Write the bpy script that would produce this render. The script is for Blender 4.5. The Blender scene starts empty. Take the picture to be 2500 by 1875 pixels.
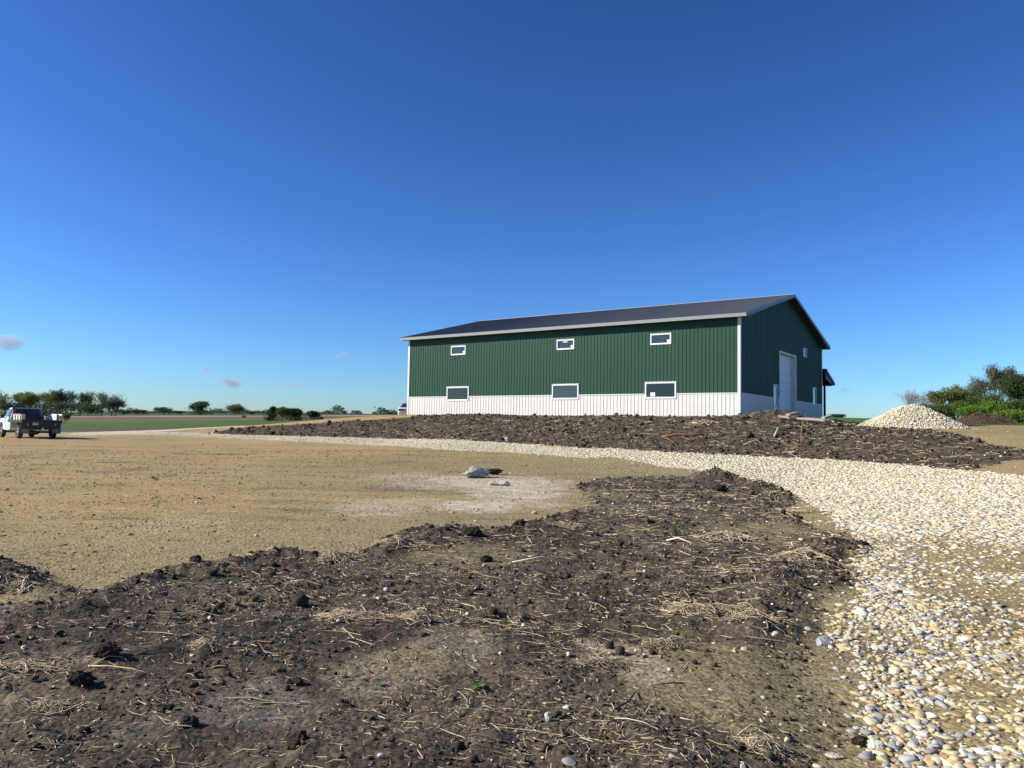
import bpy, math, random
import numpy as np
from mathutils import Vector, Matrix
R = math.radians
random.seed(7)
rng = np.random.default_rng(11)
scene = bpy.context.scene
COL = scene.collection

# ------------------------------------------------------------------ camera
FPX, PITCH, ROLL = 1865.05, 0.05859, 0.0173          # focal length in pixels of a 2500 px wide picture
EYE = 1.6
cam = bpy.data.cameras.new('camera'); camo = bpy.data.objects.new('camera', cam); COL.objects.link(camo)
cam.sensor_width = 36; cam.lens = 36*FPX/2500; cam.clip_start = .05; cam.clip_end = 12000
cr, sr, cp, sp = math.cos(ROLL), math.sin(ROLL), math.cos(PITCH), math.sin(PITCH)
camo.matrix_world = Matrix(((cr, -sr, 0, 0), (-sp*sr, -sp*cr, -cp, 0), (cp*sr, cp*cr, -sp, EYE), (0, 0, 0, 1)))
scene.camera = camo
# ------------------------------------------------------------------ light
SUN_EL, SUN_AZ = R(31), R(186)                       # azimuth measured from +X towards +Y
w = bpy.data.worlds.new('World'); scene.world = w; w.use_nodes = True
nt = w.node_tree; nt.nodes.clear()
sky = nt.nodes.new('ShaderNodeTexSky'); sky.sky_type = 'NISHITA'; sky.sun_disc = False
sky.sun_elevation = SUN_EL; sky.sun_rotation = R(90)-SUN_AZ
sky.altitude = 400; sky.air_density = 1.0; sky.dust_density = 0.45; sky.ozone_density = 8.0
bg = nt.nodes.new('ShaderNodeBackground'); bg.inputs[1].default_value = 0.10
wo = nt.nodes.new('ShaderNodeOutputWorld')
gm = nt.nodes.new('ShaderNodeGamma'); gm.inputs[1].default_value = 1.45
tm = nt.nodes.new('ShaderNodeVectorMath'); tm.operation = 'MULTIPLY'; tm.inputs[1].default_value = (.485, .505, .515)
nt.links.new(sky.outputs[0], gm.inputs[0]); nt.links.new(gm.outputs[0], tm.inputs[0]); nt.links.new(tm.outputs[0], bg.inputs[0]); nt.links.new(bg.outputs[0], wo.inputs[0])
sl = bpy.data.lights.new('sun', 'SUN'); sl.energy = 5.0; sl.angle = R(.53); sl.color = (1, .94, .82)
so = bpy.data.objects.new('sun', sl); COL.objects.link(so)
S = Vector((math.cos(SUN_EL)*math.cos(SUN_AZ), math.cos(SUN_EL)*math.sin(SUN_AZ), math.sin(SUN_EL)))
so.rotation_euler = S.to_track_quat('Z', 'Y').to_euler(); so.location = S*200
scene.view_settings.view_transform = 'Standard'; scene.view_settings.look = 'None'
scene.view_settings.exposure = 0.55; scene.view_settings.gamma = 1

# ------------------------------------------------------------------ helpers
def srgb(r, g, b):
    f = lambda c: (c/255/12.92) if c/255 <= .04045 else ((c/255+.055)/1.055)**2.4
    return (f(r), f(g), f(b))

def tag(o, label=None, cat=None, group=None, kind=None):
    if label: o['label'] = label
    if cat: o['category'] = cat
    if group: o['group'] = group
    if kind: o['kind'] = kind
    return o

def empty(name, loc=(0, 0, 0), rz=0, label=None, cat=None, group=None, rot=None):
    o = bpy.data.objects.new(name, None); COL.objects.link(o); o.empty_display_size = .2
    o.location = loc; o.rotation_euler = rot if rot else (0, 0, rz)
    return tag(o, label, cat, group)

MATS = {}
def mat(name, col, rough=.6, metal=0, spec=.5, noise=None, bump=None, coat=0, trans=0, attr=None, vary=None):
    """noise=(scale, amount) colour mottling; bump=(scale, strength, distance)"""
    if name in MATS: return MATS[name]
    m = bpy.data.materials.new(name); m.use_nodes = True; MATS[name] = m
    t = m.node_tree; L = t.links.new; b = t.nodes['Principled BSDF']
    b.inputs['Roughness'].default_value = rough; b.inputs['Metallic'].default_value = metal
    b.inputs['Specular IOR Level'].default_value = spec; b.inputs['Coat Weight'].default_value = coat
    b.inputs['Base Color'].default_value = (*col, 1)
    src = None
    if attr:
        a = t.nodes.new('ShaderNodeVertexColor'); a.layer_name = attr; src = a.outputs[0]
    tc = t.nodes.new('ShaderNodeTexCoord')
    if noise:
        n = t.nodes.new('ShaderNodeTexNoise'); n.inputs['Scale'].default_value = noise[0]; n.inputs['Detail'].default_value = 6
        n.inputs['Roughness'].default_value = .65
        L(tc.outputs['Object'], n.inputs['Vector'])
        mr = t.nodes.new('ShaderNodeMapRange'); mr.inputs[1].default_value = .3; mr.inputs[2].default_value = .7
        mr.inputs[3].default_value = 1-noise[1]; mr.inputs[4].default_value = 1+noise[1]; L(n.outputs[0], mr.inputs[0])
        vm = t.nodes.new('ShaderNodeVectorMath'); vm.operation = 'SCALE'
        if src: L(src, vm.inputs[0])
        else: vm.inputs[0].default_value = col
        L(mr.outputs[0], vm.inputs['Scale']); src = vm.outputs[0]
        if vary:                                        # a second, broad layer (streaks of dust)
            n2 = t.nodes.new('ShaderNodeTexNoise'); n2.inputs['Scale'].default_value = vary[0]; n2.inputs['Detail'].default_value = 3
            L(tc.outputs['Object'], n2.inputs['Vector'])
            r2 = t.nodes.new('ShaderNodeMapRange'); r2.inputs[1].default_value = .35; r2.inputs[2].default_value = .7
            r2.inputs[4].default_value = vary[1]; L(n2.outputs[0], r2.inputs[0])
            mx = t.nodes.new('ShaderNodeMixRGB'); L(r2.outputs[0], mx.inputs[0]); L(src, mx.inputs[1]); mx.inputs[2].default_value = (*vary[2], 1)
            src = mx.outputs[0]
    if src: L(src, b.inputs['Base Color'])
    if bump:
        n = t.nodes.new('ShaderNodeTexNoise'); n.inputs['Scale'].default_value = bump[0]; n.inputs['Detail'].default_value = 5
        L(tc.outputs['Object'], n.inputs['Vector'])
        bn = t.nodes.new('ShaderNodeBump'); bn.inputs['Strength'].default_value = bump[1]; bn.inputs['Distance'].default_value = bump[2]
        L(n.outputs[0], bn.inputs['Height']); L(bn.outputs[0], b.inputs['Normal'])
    if trans:
        out = t.nodes['Material Output']; tr = t.nodes.new('ShaderNodeBsdfTranslucent'); ms = t.nodes.new('ShaderNodeMixShader')
        if src: L(src, tr.inputs[0])
        else: tr.inputs[0].default_value = (*col, 1)
        ms.inputs[0].default_value = trans; L(b.outputs[0], ms.inputs[1]); L(tr.outputs[0], ms.inputs[2]); L(ms.outputs[0], out.inputs[0])
    return m

def np_mesh(name, V, F, m, cols=None, parent=None, smooth=False, kind=None, label=None, cat=None):
    """V (n,3), F list of arrays of faces, each (k,3) or (k,4)"""
    me = bpy.data.meshes.new(name); F = [f for f in (F if isinstance(F, list) else [F]) if len(f)]
    loops = np.concatenate([f.ravel() for f in F]).astype(np.int32)
    tot = np.concatenate([np.full(len(f), f.shape[1]) for f in F]).astype(np.int32)
    st = np.concatenate([[0], np.cumsum(tot)[:-1]]).astype(np.int32)
    me.vertices.add(len(V)); me.vertices.foreach_set('co', np.ascontiguousarray(V, dtype=np.float32).ravel())
    me.loops.add(len(loops)); me.loops.foreach_set('vertex_index', loops)
    me.polygons.add(len(tot)); me.polygons.foreach_set('loop_start', st); me.polygons.foreach_set('loop_total', tot)
    if smooth: me.polygons.foreach_set('use_smooth', np.ones(len(tot), bool))
    if cols is not None:
        a = me.color_attributes.new('tint', 'FLOAT_COLOR', 'POINT')
        c = np.ones((len(V), 4), np.float32); c[:, :3] = cols; a.data.foreach_set('color', c.ravel())
    me.update(calc_edges=True); me.validate()
    me.materials.append(m)
    o = bpy.data.objects.new(name, me); COL.objects.link(o)
    if parent: o.parent = parent
    return tag(o, label, cat, None, kind)

class MB:
    """collects boxes, prisms and tubes, built as ONE mesh object"""
    def __init__(s): s.v = []; s.f = []
    def add(s, V, F):
        k = len(s.v); s.v += [tuple(p) for p in V]; s.f += [tuple(i+k for i in f) for f in F]; return s
    def box(s, c, d, rot=None):
        c = Vector(c); M = rot.to_matrix() if rot else Matrix.Identity(3)
        V = [c + M @ Vector((x*d[0]/2, y*d[1]/2, z*d[2]/2)) for x in (-1, 1) for y in (-1, 1) for z in (-1, 1)]
        return s.add(V, [(0, 1, 3, 2), (4, 6, 7, 5), (0, 4, 5, 1), (2, 3, 7, 6), (0, 2, 6, 4), (1, 5, 7, 3)])
    def bb(s, a, b): return s.box([(a[i]+b[i])/2 for i in range(3)], [abs(b[i]-a[i]) for i in range(3)])
    def prism(s, pts, axis, a, b, inset=0):
        """pts 2D outline, extruded along axis from a to b"""
        n = len(pts); V = []
        for t in (a, b):
            for p, q in pts:
                V.append({'x': (t, p, q), 'y': (p, t, q), 'z': (p, q, t)}[axis])
        return s.add(V, [tuple(range(n-1, -1, -1)), tuple(range(n, 2*n))] + [(i, (i+1) % n, n+(i+1) % n, n+i) for i in range(n)])
    def beam(s, a, b, wd, th, up=(0, 0, 1)):
        a, b = Vector(a), Vector(b); d = (b-a).normalized(); x = d.cross(Vector(up)).normalized(); z = x.cross(d)
        V = [p + x*i*wd/2 + z*j*th/2 for p in (a, b) for i, j in ((-1, -1), (1, -1), (1, 1), (-1, 1))]
        return s.add(V, [(3, 2, 1, 0), (4, 5, 6, 7), (0, 1, 5, 4), (1, 2, 6, 5), (2, 3, 7, 6), (3, 0, 4, 7)])
    def tube(s, P, rad, n=8, cap=True):
        P = [Vector(p) for p in P]; V = []; F = []
        if not hasattr(rad, '__len__'): rad = [rad]*len(P)
        ref = Vector((.31, .22, .93))
        for i, p in enumerate(P):
            d = (P[min(i+1, len(P)-1)]-P[max(i-1, 0)])
            d = d.normalized() if d.length > 1e-9 else Vector((0, 0, 1))
            if abs(d.dot(ref)) > .98: ref = Vector((1, 0, 0))
            x = d.cross(ref).normalized(); y = d.cross(x)
            V += [p + (x*math.cos(2*math.pi*k/n)+y*math.sin(2*math.pi*k/n))*rad[i] for k in range(n)]
        for i in range(len(P)-1):
            for k in range(n): F.append((i*n+k, i*n+(k+1) % n, (i+1)*n+(k+1) % n, (i+1)*n+k))
        if cap: F += [tuple(range(n-1, -1, -1)), tuple((len(P)-1)*n+k for k in range(n))]
        return s.add(V, F)
    def lathe(s, prof, c, axis, n=24):
        """prof [(radius, offset along axis)]; axis unit vector"""
        a = Vector(axis).normalized(); x = a.orthogonal().normalized(); y = a.cross(x); V = []; c = Vector(c)
        for r, h in prof: V += [c + a*h + (x*math.cos(2*math.pi*k/n)+y*math.sin(2*math.pi*k/n))*r for k in range(n)]
        F = [(i*n+k, i*n+(k+1) % n, (i+1)*n+(k+1) % n, (i+1)*n+k) for i in range(len(prof)-1) for k in range(n)]
        F += [tuple(range(n-1, -1, -1)), tuple((len(prof)-1)*n+k for k in range(n))]
        return s.add(V, F)
    def build(s, name, m, parent=None, bevel=0, smooth=False, label=None, cat=None, group=None):
        me = bpy.data.meshes.new(name); me.from_pydata(s.v, [], s.f); me.materials.append(m); me.update()
        import bmesh
        bm = bmesh.new(); bm.from_mesh(me); bmesh.ops.recalc_face_normals(bm, faces=bm.faces[:]); bm.to_mesh(me); bm.free()
        if smooth:
            for p in me.polygons: p.use_smooth = True
        o = bpy.data.objects.new(name, me); COL.objects.link(o)
        if parent: o.parent = parent
        if bevel:
            b = o.modifiers.new('bevel', 'BEVEL'); b.width = bevel; b.segments = 2; b.limit_method = 'ANGLE'; b.angle_limit = R(35)
        return tag(o, label, cat, group)

# ------------------------------------------------------------------ noise
def _h(i, j, seed):
    n = (i*374761393 + j*668265263 + seed*1274126177) & 0xffffffff
    n = ((n ^ (n >> 13))*1274126177) & 0xffffffff
    return (n ^ (n >> 16)) & 0xffff
_A = np.cos(np.arange(65536)*.0958738); _B = np.sin(np.arange(65536)*.0958738)
def perlin(x, y, seed=0):
    xi = np.floor(x).astype(np.int64); yi = np.floor(y).astype(np.int64); fx = x-xi; fy = y-yi
    u = fx*fx*fx*(fx*(fx*6-15)+10); v = fy*fy*fy*(fy*(fy*6-15)+10)
    def g(a, b):
        h = _h(xi+a, yi+b, seed); return _A[h]*(fx-a)+_B[h]*(fy-b)
    n0 = g(0, 0)*(1-u)+g(1, 0)*u; n1 = g(0, 1)*(1-u)+g(1, 1)*u
    return (n0*(1-v)+n1*v)*1.5
def fbm(x, y, seed, octs=4, gain=.5):
    t = 0; a = 1; f = 1; s = 0
    for k in range(octs):
        t = t + a*perlin(x*f+k*17.3, y*f-k*9.1, seed+k); s += a; a *= gain; f *= 2.03
    return t/s
def sstep(a, b, x):
    t = np.clip((x-a)/(b-a), 0, 1); return t*t*(3-2*t)

# ------------------------------------------------------------------ terrain, large scale
def ray(px, py):
    X = np.asarray(px, float)-1250; Y = np.asarray(py, float)-937.5
    u = (X*cr+Y*sr)/FPX; v = (X*sr-Y*cr)/FPX
    return np.stack([u, cp-sp*v, sp+cp*v], -1)
def at_depth(px, py, Y):
    r = ray(px, py); return r*(Y/r[..., 1])[..., None]*1.0 + np.array([0, 0, EYE])
def toworld(px, py, Y):
    r = ray(px, py); t = Y/r[1]; return np.array([r[0]*t, Y, EYE+r[2]*t])
A0 = np.array([12.355, 41.317, EYE+.892]); YAW = .95479; BW, BL, BH = 18.05, 24.38, 5.386
D1 = np.array([-math.sin(YAW), math.cos(YAW)]); D2 = np.array([math.cos(YAW), math.sin(YAW)])
CT = []
for px, py, Y in [
    # tan yard
    (1160, 1165, 21.3), (300, 1150, 21.5), (75, 1070, 46), (-300, 1068, 46), (400, 1062, 55), (700, 1077, 43.5), (960, 1091, 36.5), (1250, 1108, 31.5),
    (1250, 1089, 35.5), (700, 1064, 49), (960, 1071, 43.5), (200, 1075, 44), (700, 1110, 30), (300, 1095, 34),
    # bank, left to right
    (520, 1056, 57), (600, 1043, 62), (700, 1037, 56), (850, 1026.5, 53), (960, 1020, 52), (1100, 1019, 48), (1250, 1019, 45.5), (1500, 1019, 41.5), (1700, 1019, 39.5), (1806, 1018, 39.8),
    (1000, 1071, 42.5), (1500, 1094, 32.5), (1771, 1109, 28.5), (1934, 1117, 26.5), (2100, 1126, 24.5), (2360, 1147, 21),
    (2034, 1038, 38), (2172, 1049, 34), (2280, 1051, 31), (2355, 1070, 27.5), (2500, 1096, 24.5),
    (2480, 1054, 35.5), (2110, 1041, 39), (2345, 1046, 37.6), (2500, 1041, 48), (2250, 1040, 45),
    # fields on the left
    (145, 1062, 55), (300, 1055, 62), (500, 1044.5, 78), (590, 1039.5, 88), (300, 1043.5, 95), (300, 1030, 160), (300, 1018, 290), (300, 1011, 420), (0, 1011, 420),
    (700, 1014, 400), (960, 1013, 400), (600, 1028, 150), (830, 1018, 260), (900, 1021, 90), (-300, 1012, 400), (-300, 1040, 100),
    # right
    (2090, 1034, 75), (2090, 1023.5, 260), (2450, 1034, 110), (2450, 1024, 260), (2800, 1030, 150), (2800, 1023, 300), (2090, 1023, 420), (2450, 1023, 420),
    # near gravel
    (2300, 1300, 10.7), (1850, 1180, 20.5), (2450, 1210, 16), (1771, 1150, 23)]:
    p = toworld(px, py, Y); CT.append(p)
for x, y, z in [(0, 2, 0), (3, 2, 0), (-3, 2, 0), (0, 5, 0), (5, 5, .02), (-5, 5, .0), (0, 9, .06), (8, 7, .05), (-8, 7, .05), (-9, 12, .12), (3, 13, .12), (20, 14, .25), (-25, 25, .3), (-60, 40, .5),
                (0, 1.2, 0), (40, 45, 2.2), (60, 30, 1.5), (30, 12, .3)]: CT.append(np.array([x, y, z], float))
for s, t in [(0, 0), (.33, 0), (.66, 0), (1, 0), (0, .5), (1, .5), (0, 1), (.5, 1), (1, 1), (.5, .5)]:   # the pad under the building
    q = A0[:2]+D2*BW*s+D1*BL*t; CT.append(np.array([q[0], q[1], A0[2]-.05]))
for s, t in [(-.1, .1), (-.1, .5), (-.1, .9), (.2, -.12), (.8, -.12), (1.3, .2), (1.3, .8), (.5, 1.3)]:
    q = A0[:2]+D2*BW*s+D1*BL*t; CT.append(np.array([q[0], q[1], A0[2]-.10 if s >= 0 else A0[2]-.16]))
for px in (1250, 1600, 1900): CT.append(toworld(px, 1016, 400)); CT.append(toworld(px, 1026, 130))
CT = np.array(CT)
for th in np.linspace(-.8, .8, 7):                     # far rim: the fields level off beyond the skyline
    e = np.interp(th, [-.55, -.2, .25, .6], [.0105, .0175, .0205, .0205])
    for rr in (700, 1500): CT = np.vstack([CT, [rr*math.sin(th), rr*math.cos(th), EYE+rr*(e-.0012)*(.97 if rr > 1000 else 1)]])
CR = np.hypot(CT[:, 0], CT[:, 1]); CX = np.stack([np.log(CR), np.arctan2(CT[:, 0], CT[:, 1])*1.6], 1); CE = (CT[:, 2]-EYE)/CR
def _k(a, b):
    d2 = ((a[:, None]-b[None])**2).sum(-1); return .5*d2*np.log(d2+1e-9)
n = len(CX); K = _k(CX, CX)+np.eye(n)*2e-4; Pm = np.hstack([np.ones((n, 1)), CX])
W = np.linalg.solve(np.block([[K, Pm], [Pm.T, np.zeros((3, 3))]]), np.concatenate([CE, np.zeros(3)]))
LR = np.linspace(math.log(1.2), math.log(1600), 420); TH = np.linspace(-.85, .85, 260)
gg = np.stack(np.meshgrid(LR, TH*1.6, indexing='ij'), -1).reshape(-1, 2)
GE = (np.concatenate([_k(g_, CX)@W[:n] for g_ in np.array_split(gg, 20)]) + W[n]+gg@W[n+1:]).reshape(420, 260)
def base_z(x, y):
    r = np.maximum(np.hypot(x, y), 1.25); th = np.clip(np.arctan2(x, y), -.84, .84)
    a = (np.log(np.clip(r, 1.25, 1590))-LR[0])/(LR[1]-LR[0]); b = (th-TH[0])/(TH[1]-TH[0])
    i = np.minimum(a.astype(int), 418); j = np.minimum(b.astype(int), 258); fa = a-i; fb = b-j
    e = (GE[i, j]*(1-fa)+GE[i+1, j]*fa)*(1-fb)+(GE[i, j+1]*(1-fa)+GE[i+1, j+1]*fa)*fb
    return EYE+e*r
TT = np.exp(np.linspace(math.log(1.8), math.log(1400), 5000))
def hit(px, py, zf=base_z):
    r = ray(px, py); r = r/np.hypot(r[0], r[1])
    x = r[0]*TT; y = r[1]*TT; d = EYE+r[2]*TT-zf(x, y)
    k = np.argmax(d < 0) if (d < 0).any() else np.argmin(d)
    if k == 0: k = 1
    t = TT[k-1]+(TT[k]-TT[k-1])*np.clip(d[k-1]/(d[k-1]-d[k]+1e-12), 0, 1)
    return np.array([r[0]*t, r[1]*t])

def poly(pix, sub=3):
    q = []
    for a, b in zip(pix, pix[1:]+pix[:1]):
        for k in range(sub): q.append((a[0]+(b[0]-a[0])*k/sub, a[1]+(b[1]-a[1])*k/sub))
    return np.array([hit(*p) for p in q])
def sdf(P, x, y):
    """signed distance, positive inside"""
    x = x.ravel(); y = y.ravel(); out = np.full(len(x), -1e3)
    m = (x > P[:, 0].min()-4) & (x < P[:, 0].max()+4) & (y > P[:, 1].min()-4) & (y < P[:, 1].max()+4)
    X = x[m]; Y = y[m]; d2 = np.full(len(X), 1e9); ins = np.zeros(len(X), bool)
    for a, b in zip(P, np.roll(P, -1, 0)):
        e = b-a; L2 = e@e
        if L2 < 1e-10: continue
        t = np.clip(((X-a[0])*e[0]+(Y-a[1])*e[1])/L2, 0, 1)
        d2 = np.minimum(d2, (X-a[0]-t*e[0])**2+(Y-a[1]-t*e[1])**2)
        if a[1] != b[1]: ins ^= ((a[1] > Y) != (b[1] > Y)) & (X < a[0]+(Y-a[1])*e[0]/(b[1]-a[1]))
    out[m] = np.sqrt(d2)*np.where(ins, 1, -1); return out
# outlines, traced on the picture and dropped onto the terrain
P_MOUND = poly([(-500, 1500), (-60, 1486), (72, 1477), (127, 1471), (175, 1462), (224, 1440), (307, 1419), (416, 1397), (542, 1375), (615, 1356), (687, 1348), (740, 1352), (821, 1359), (894, 1341), (943, 1317), (1000, 1299),
    (1023, 1287), (1090, 1296), (1158, 1290), (1237, 1299), (1267, 1283), (1312, 1274), (1344, 1265), (1407, 1249), (1440, 1215), (1402, 1190), (1440, 1174), (1528, 1170), (1630, 1171), (1709, 1168), (1788, 1173), (1873, 1184),
    (1949, 1221), (1895, 1240), (1936, 1263), (1990, 1290), (2085, 1310), (2104, 1335), (2078, 1370), (2072, 1418), (2006, 1448), (1987, 1490), (1969, 1569), (1980, 1640), (2023, 1721), (2085, 1768), (2060, 1820), (2005, 1860), (2010, 2200), (-1200, 2200), (-1200, 1600)], 2)
P_PATCH = poly([(-300, 1370), (0, 1366), (54, 1383), (110, 1398), (145, 1419), (120, 1432), (170, 1440), (202, 1442), (180, 1455), (90, 1462), (40, 1448), (-100, 1452), (-300, 1450)], 2)
P_BANK = poly([(500, 1059), (560, 1048), (600, 1043.5), (700, 1037.5), (850, 1028), (960, 1022), (1010, 1019.5), (1100, 1019.5), (1250, 1019.5), (1500, 1019.5), (1700, 1019.5), (1806, 1019), (1850, 1018), (1950, 1022), (2034, 1044), (2080, 1050), (2172, 1056.5),
    (2274, 1058), (2314, 1063), (2355, 1076), (2436, 1088), (2500, 1096), (2700, 1104), (2700, 1128), (2500, 1122), (2449, 1127), (2385, 1147), (2338, 1147), (2211, 1134), (2100, 1126), (2031, 1122), (1934, 1118), (1771, 1110), (1636, 1103.5), (1500, 1095),
    (1396, 1092.5), (1294, 1084.5), (1192, 1078.5), (1113, 1073.5), (1000, 1071), (807, 1067), (671, 1063.5), (563, 1061)], 3)
_i = lambda a: np.array([A0[:2]+D1*s_-D2*.02 for s_ in a])
_lo = P_BANK[np.arange(len(P_BANK)) >= 20*3]                        # from the point beside the porch onwards
_g = np.array([A0[:2]+D2*s_-D1*.35 for s_ in (.5, 3, 6, 9, 12, 15, 17)])
P_BANK = np.vstack([P_BANK[:6*3], _i((23, 20, 16, 12, 8, 4, 0)), _g, _lo])
P_GRAV = poly([(150, 1063.5), (250, 1059), (400, 1055), (508, 1057.5), (563, 1061), (671, 1063.5), (807, 1067), (1000, 1071), (1113, 1073.5), (1192, 1078.5), (1294, 1084.5), (1396, 1092.5), (1500, 1095), (1636, 1103.5), (1771, 1110), (1934, 1118), (2031, 1122), (2100, 1126),
    (2211, 1134), (2338, 1147), (2500, 1160), (3100, 1200), (3600, 1500), (3600, 2200), (2160, 2200), (2129, 1875), (2121, 1858), (2109, 1821), (2115, 1778), (2129, 1729), (2115, 1686), (2100, 1640), (2060, 1600), (2020, 1572), (2040, 1530),
    (2086, 1486), (2112, 1452), (2077, 1426), (2078, 1405), (2085, 1380), (2104, 1342), (2094, 1316), (2078, 1291), (2045, 1278), (2034, 1253), (1990, 1236), (1933, 1198), (1863, 1177), (1771, 1153), (1636, 1140), (1500, 1115),
    (1429, 1118), (1316, 1109), (1215, 1103), (1124, 1101), (1000, 1091), (834, 1083), (698, 1076.5), (590, 1072), (508, 1067), (400, 1062.5), (300, 1062), (200, 1065)], 3)
P_LANE = poly([(145, 1063), (181, 1056.5), (253, 1054), (400, 1049), (481, 1044.5), (600, 1038.8), (600, 1040.4), (481, 1046.8), (400, 1053.5), (300, 1058), (200, 1062)], 3)
print('polys done')
# ------------------------------------------------------------------ terrain, all scales
G2 = lambda x, y, c, s: np.exp(-((x-c[0])**2+(y-c[1])**2)/(2*s*s))
H_GABLE = toworld(1905, 1016, 38.6)[:2]; H_HUMP = hit(1740, 1176)
def zones(x, y):
    """soft memberships"""
    sh = x.shape; x = x.ravel(); y = y.ravel(); r = np.hypot(x, y)
    amp = np.clip(r*.012, .05, .35)
    wx = x+fbm(x*1.3, y*1.3, 3, 4)*amp*2.2; wy = y+fbm(x*1.3+40, y*1.3, 5, 4)*amp*2.2
    wx2 = x+fbm(x*2.5, y*2.5, 13, 3)*amp; wy2 = y+fbm(x*2.5+40, y*2.5, 15, 3)*amp
    m1 = sdf(P_MOUND, wx, wy); m2 = sdf(P_PATCH, wx, wy); m3 = sdf(P_BANK, wx2, wy2)
    g1 = sdf(P_GRAV, wx2, wy2); g2 = sdf(P_LANE, x, y)
    return [a.reshape(sh) for a in (np.maximum(m1, m2), m3, g1, g2)]
# bare or washed patches inside the dark soil: pixel centre, radius in metres, colour, strength
SPOTS = [((1790, 1680), .66, 'damp', 1), ((1920, 1690), .55, 'damp', 1), ((1700, 1725), .3, 'damp', .9), ((2000, 1640), .35, 'damp', 1), ((2030, 1780), .25, 'damp', 1), ((1850, 1760), .35, 'damp', .9), ((1965, 1300), .9, 'damp', .9), ((1640, 1690), .40, 'damp', .8), ((1500, 1625), .30, 'sand', 1), ((1570, 1665), .24, 'sand', 1), ((1130, 1372), .75, 'damp', .8),
         ((1105, 1600), .42, 'sand', .55), ((930, 1668), .34, 'sand', .5), ((1000, 1640), .3, 'damp', .8), ((600, 1745), .32, 'silt', .8), ((690, 1765), .22, 'silt', .8), ((1830, 1300), .9, 'damp', .7), ((1760, 1710), .3, 'damp', .8),
         ((1700, 1350), .4, 'damp', .35), ((350, 1800), .2, 'silt', .6), ((60, 1480), .5, 'silt', .5), ((1480, 1215), 1.0, 'damp', .7), ((1460, 1250), .8, 'damp', .5), ((1850, 1320), .6, 'damp', .5)]
SPOTW = [(hit(*c), s, k, a) for c, s, k, a in SPOTS]
CHALK = [((1230, 1180), 1.7, .9), ((1130, 1172), 1.2, .8), ((1260, 1205), 1.1, .9), ((1160, 1235), .8, .95), ((1210, 1228), .6, .9), ((1060, 1180), 1.2, .5), ((1000, 1165), 1.2, .35), ((930, 1240), .9, .5), ((1010, 1225), .8, .35), ((1320, 1232), .5, .6), ((420, 1278), .6, .22), ((880, 1225), .6, .2)]
CHALKW = [(hit(*c), s, a) for c, s, a in CHALK]
MUD = [((2350, 1350), 1.0, 1), ((2400, 1440), .75, 1), ((2290, 1395), .55, .9), ((2440, 1530), .45, .9), ((2400, 1690), .30, .95), ((2370, 1760), .22, .9), ((2330, 1560), .25, .35), ((2480, 1460), .5, .6),
       ((2290, 1650), .18, .5), ((2150, 1550), .25, .6), ((2110, 1600), .2, .7), ((2230, 1330), .5, .3), ((2350, 1800), .15, .5), ((2480, 1640), .25, .4)]
MUDW = [(hit(*c), s, a) for c, s, a in MUD]
def soft(x, y, L, p=1.0):
    m = np.zeros_like(x)
    n1 = fbm(x*2.2, y*2.2, 31, 4)
    for c, s, a in L:
        d = np.hypot((x-c[0]), (y-c[1])*.75)/s+n1*.55
        m = np.maximum(m, a*(1-sstep(.55, 1.35, d)))
    return m
def detail(x, y, Z):
    """returns z, masks"""
    md, mb, mg, ml = Z; r = np.hypot(x, y)
    z = base_z(x, y)
    edge = sstep(-.05, .55, md); be = sstep(-.1, 1.2, mb)
    sp = soft(x, y, [(c, s, a) for c, s, k, a in SPOTW])
    n1 = fbm(x*.9, y*.9, 21, 3); n2 = fbm(x*3.1, y*3.1, 22, 4, .55); n3 = fbm(x*11, y*11, 24, 4, .6)
    ridge = 1-np.abs(perlin(x*5.3+n2, y*5.3, 26)); ridge = ridge**3
    lump = np.maximum(0, perlin(x*1.9, y*1.9, 41)-.15)*.07+np.maximum(0, perlin(x*4.7, y*4.7, 43)-.25)*.07
    rough = edge*(1-.85*sp)
    z = z + edge*.07 + rough*(n1*.042+n2*.022+n3*.014*np.clip(1.4-r/22, .3, 1)+lump*.75+ridge*.006-.01)
    z = z + sstep(-.1, .22, md)*(1-sstep(.25, .9, md))*(1-sp)*.05*(1+n2*1.5)*(r > 6)
    z = z + be*(n1*.07+n2*.06+np.maximum(0, perlin(x*1.3, y*1.3, 51))*.08+np.maximum(0, perlin(x*3.1, y*3.1, 53))*.07+n3*.04 - .03)
    z = z + .50*G2(x, y, H_GABLE, 1.1)*(1+.3*n2)+.22*G2(x, y, H_HUMP, .38)*(1+n2)
    other = (1-edge)*(1-be)
    z = z + other*(n1*.012+n2*.008+np.maximum(0, n3)*.010*(r < 40))
    z = z - sstep(-.1, .3, mg)*.012
    d1 = (x-A0[0])*D1[0]+(y-A0[1])*D1[1]; d2 = (x-A0[0])*D2[0]+(y-A0[1])*D2[1]  # level under and right beside the building
    out = np.maximum(np.maximum(-d1, d1-BL), np.maximum(-d2, d2-BW))
    k = 1-sstep(.0, .9, out); hg = .50*G2(x, y, H_GABLE, .95)
    return z*(1-k)+(A0[2]-.06+hg*.9+.02*n2)*k, edge, be, sp, n1, n2, n3
def ground(x, y):
    x = np.atleast_1d(np.asarray(x, float)); y = np.atleast_1d(np.asarray(y, float))
    return detail(x, y, zones(x, y))[0]
def gz(x, y): return float(ground(x, y)[0])
def place(px, py):
    q = hit(px, py); return Vector((q[0], q[1], gz(*q)))

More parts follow.
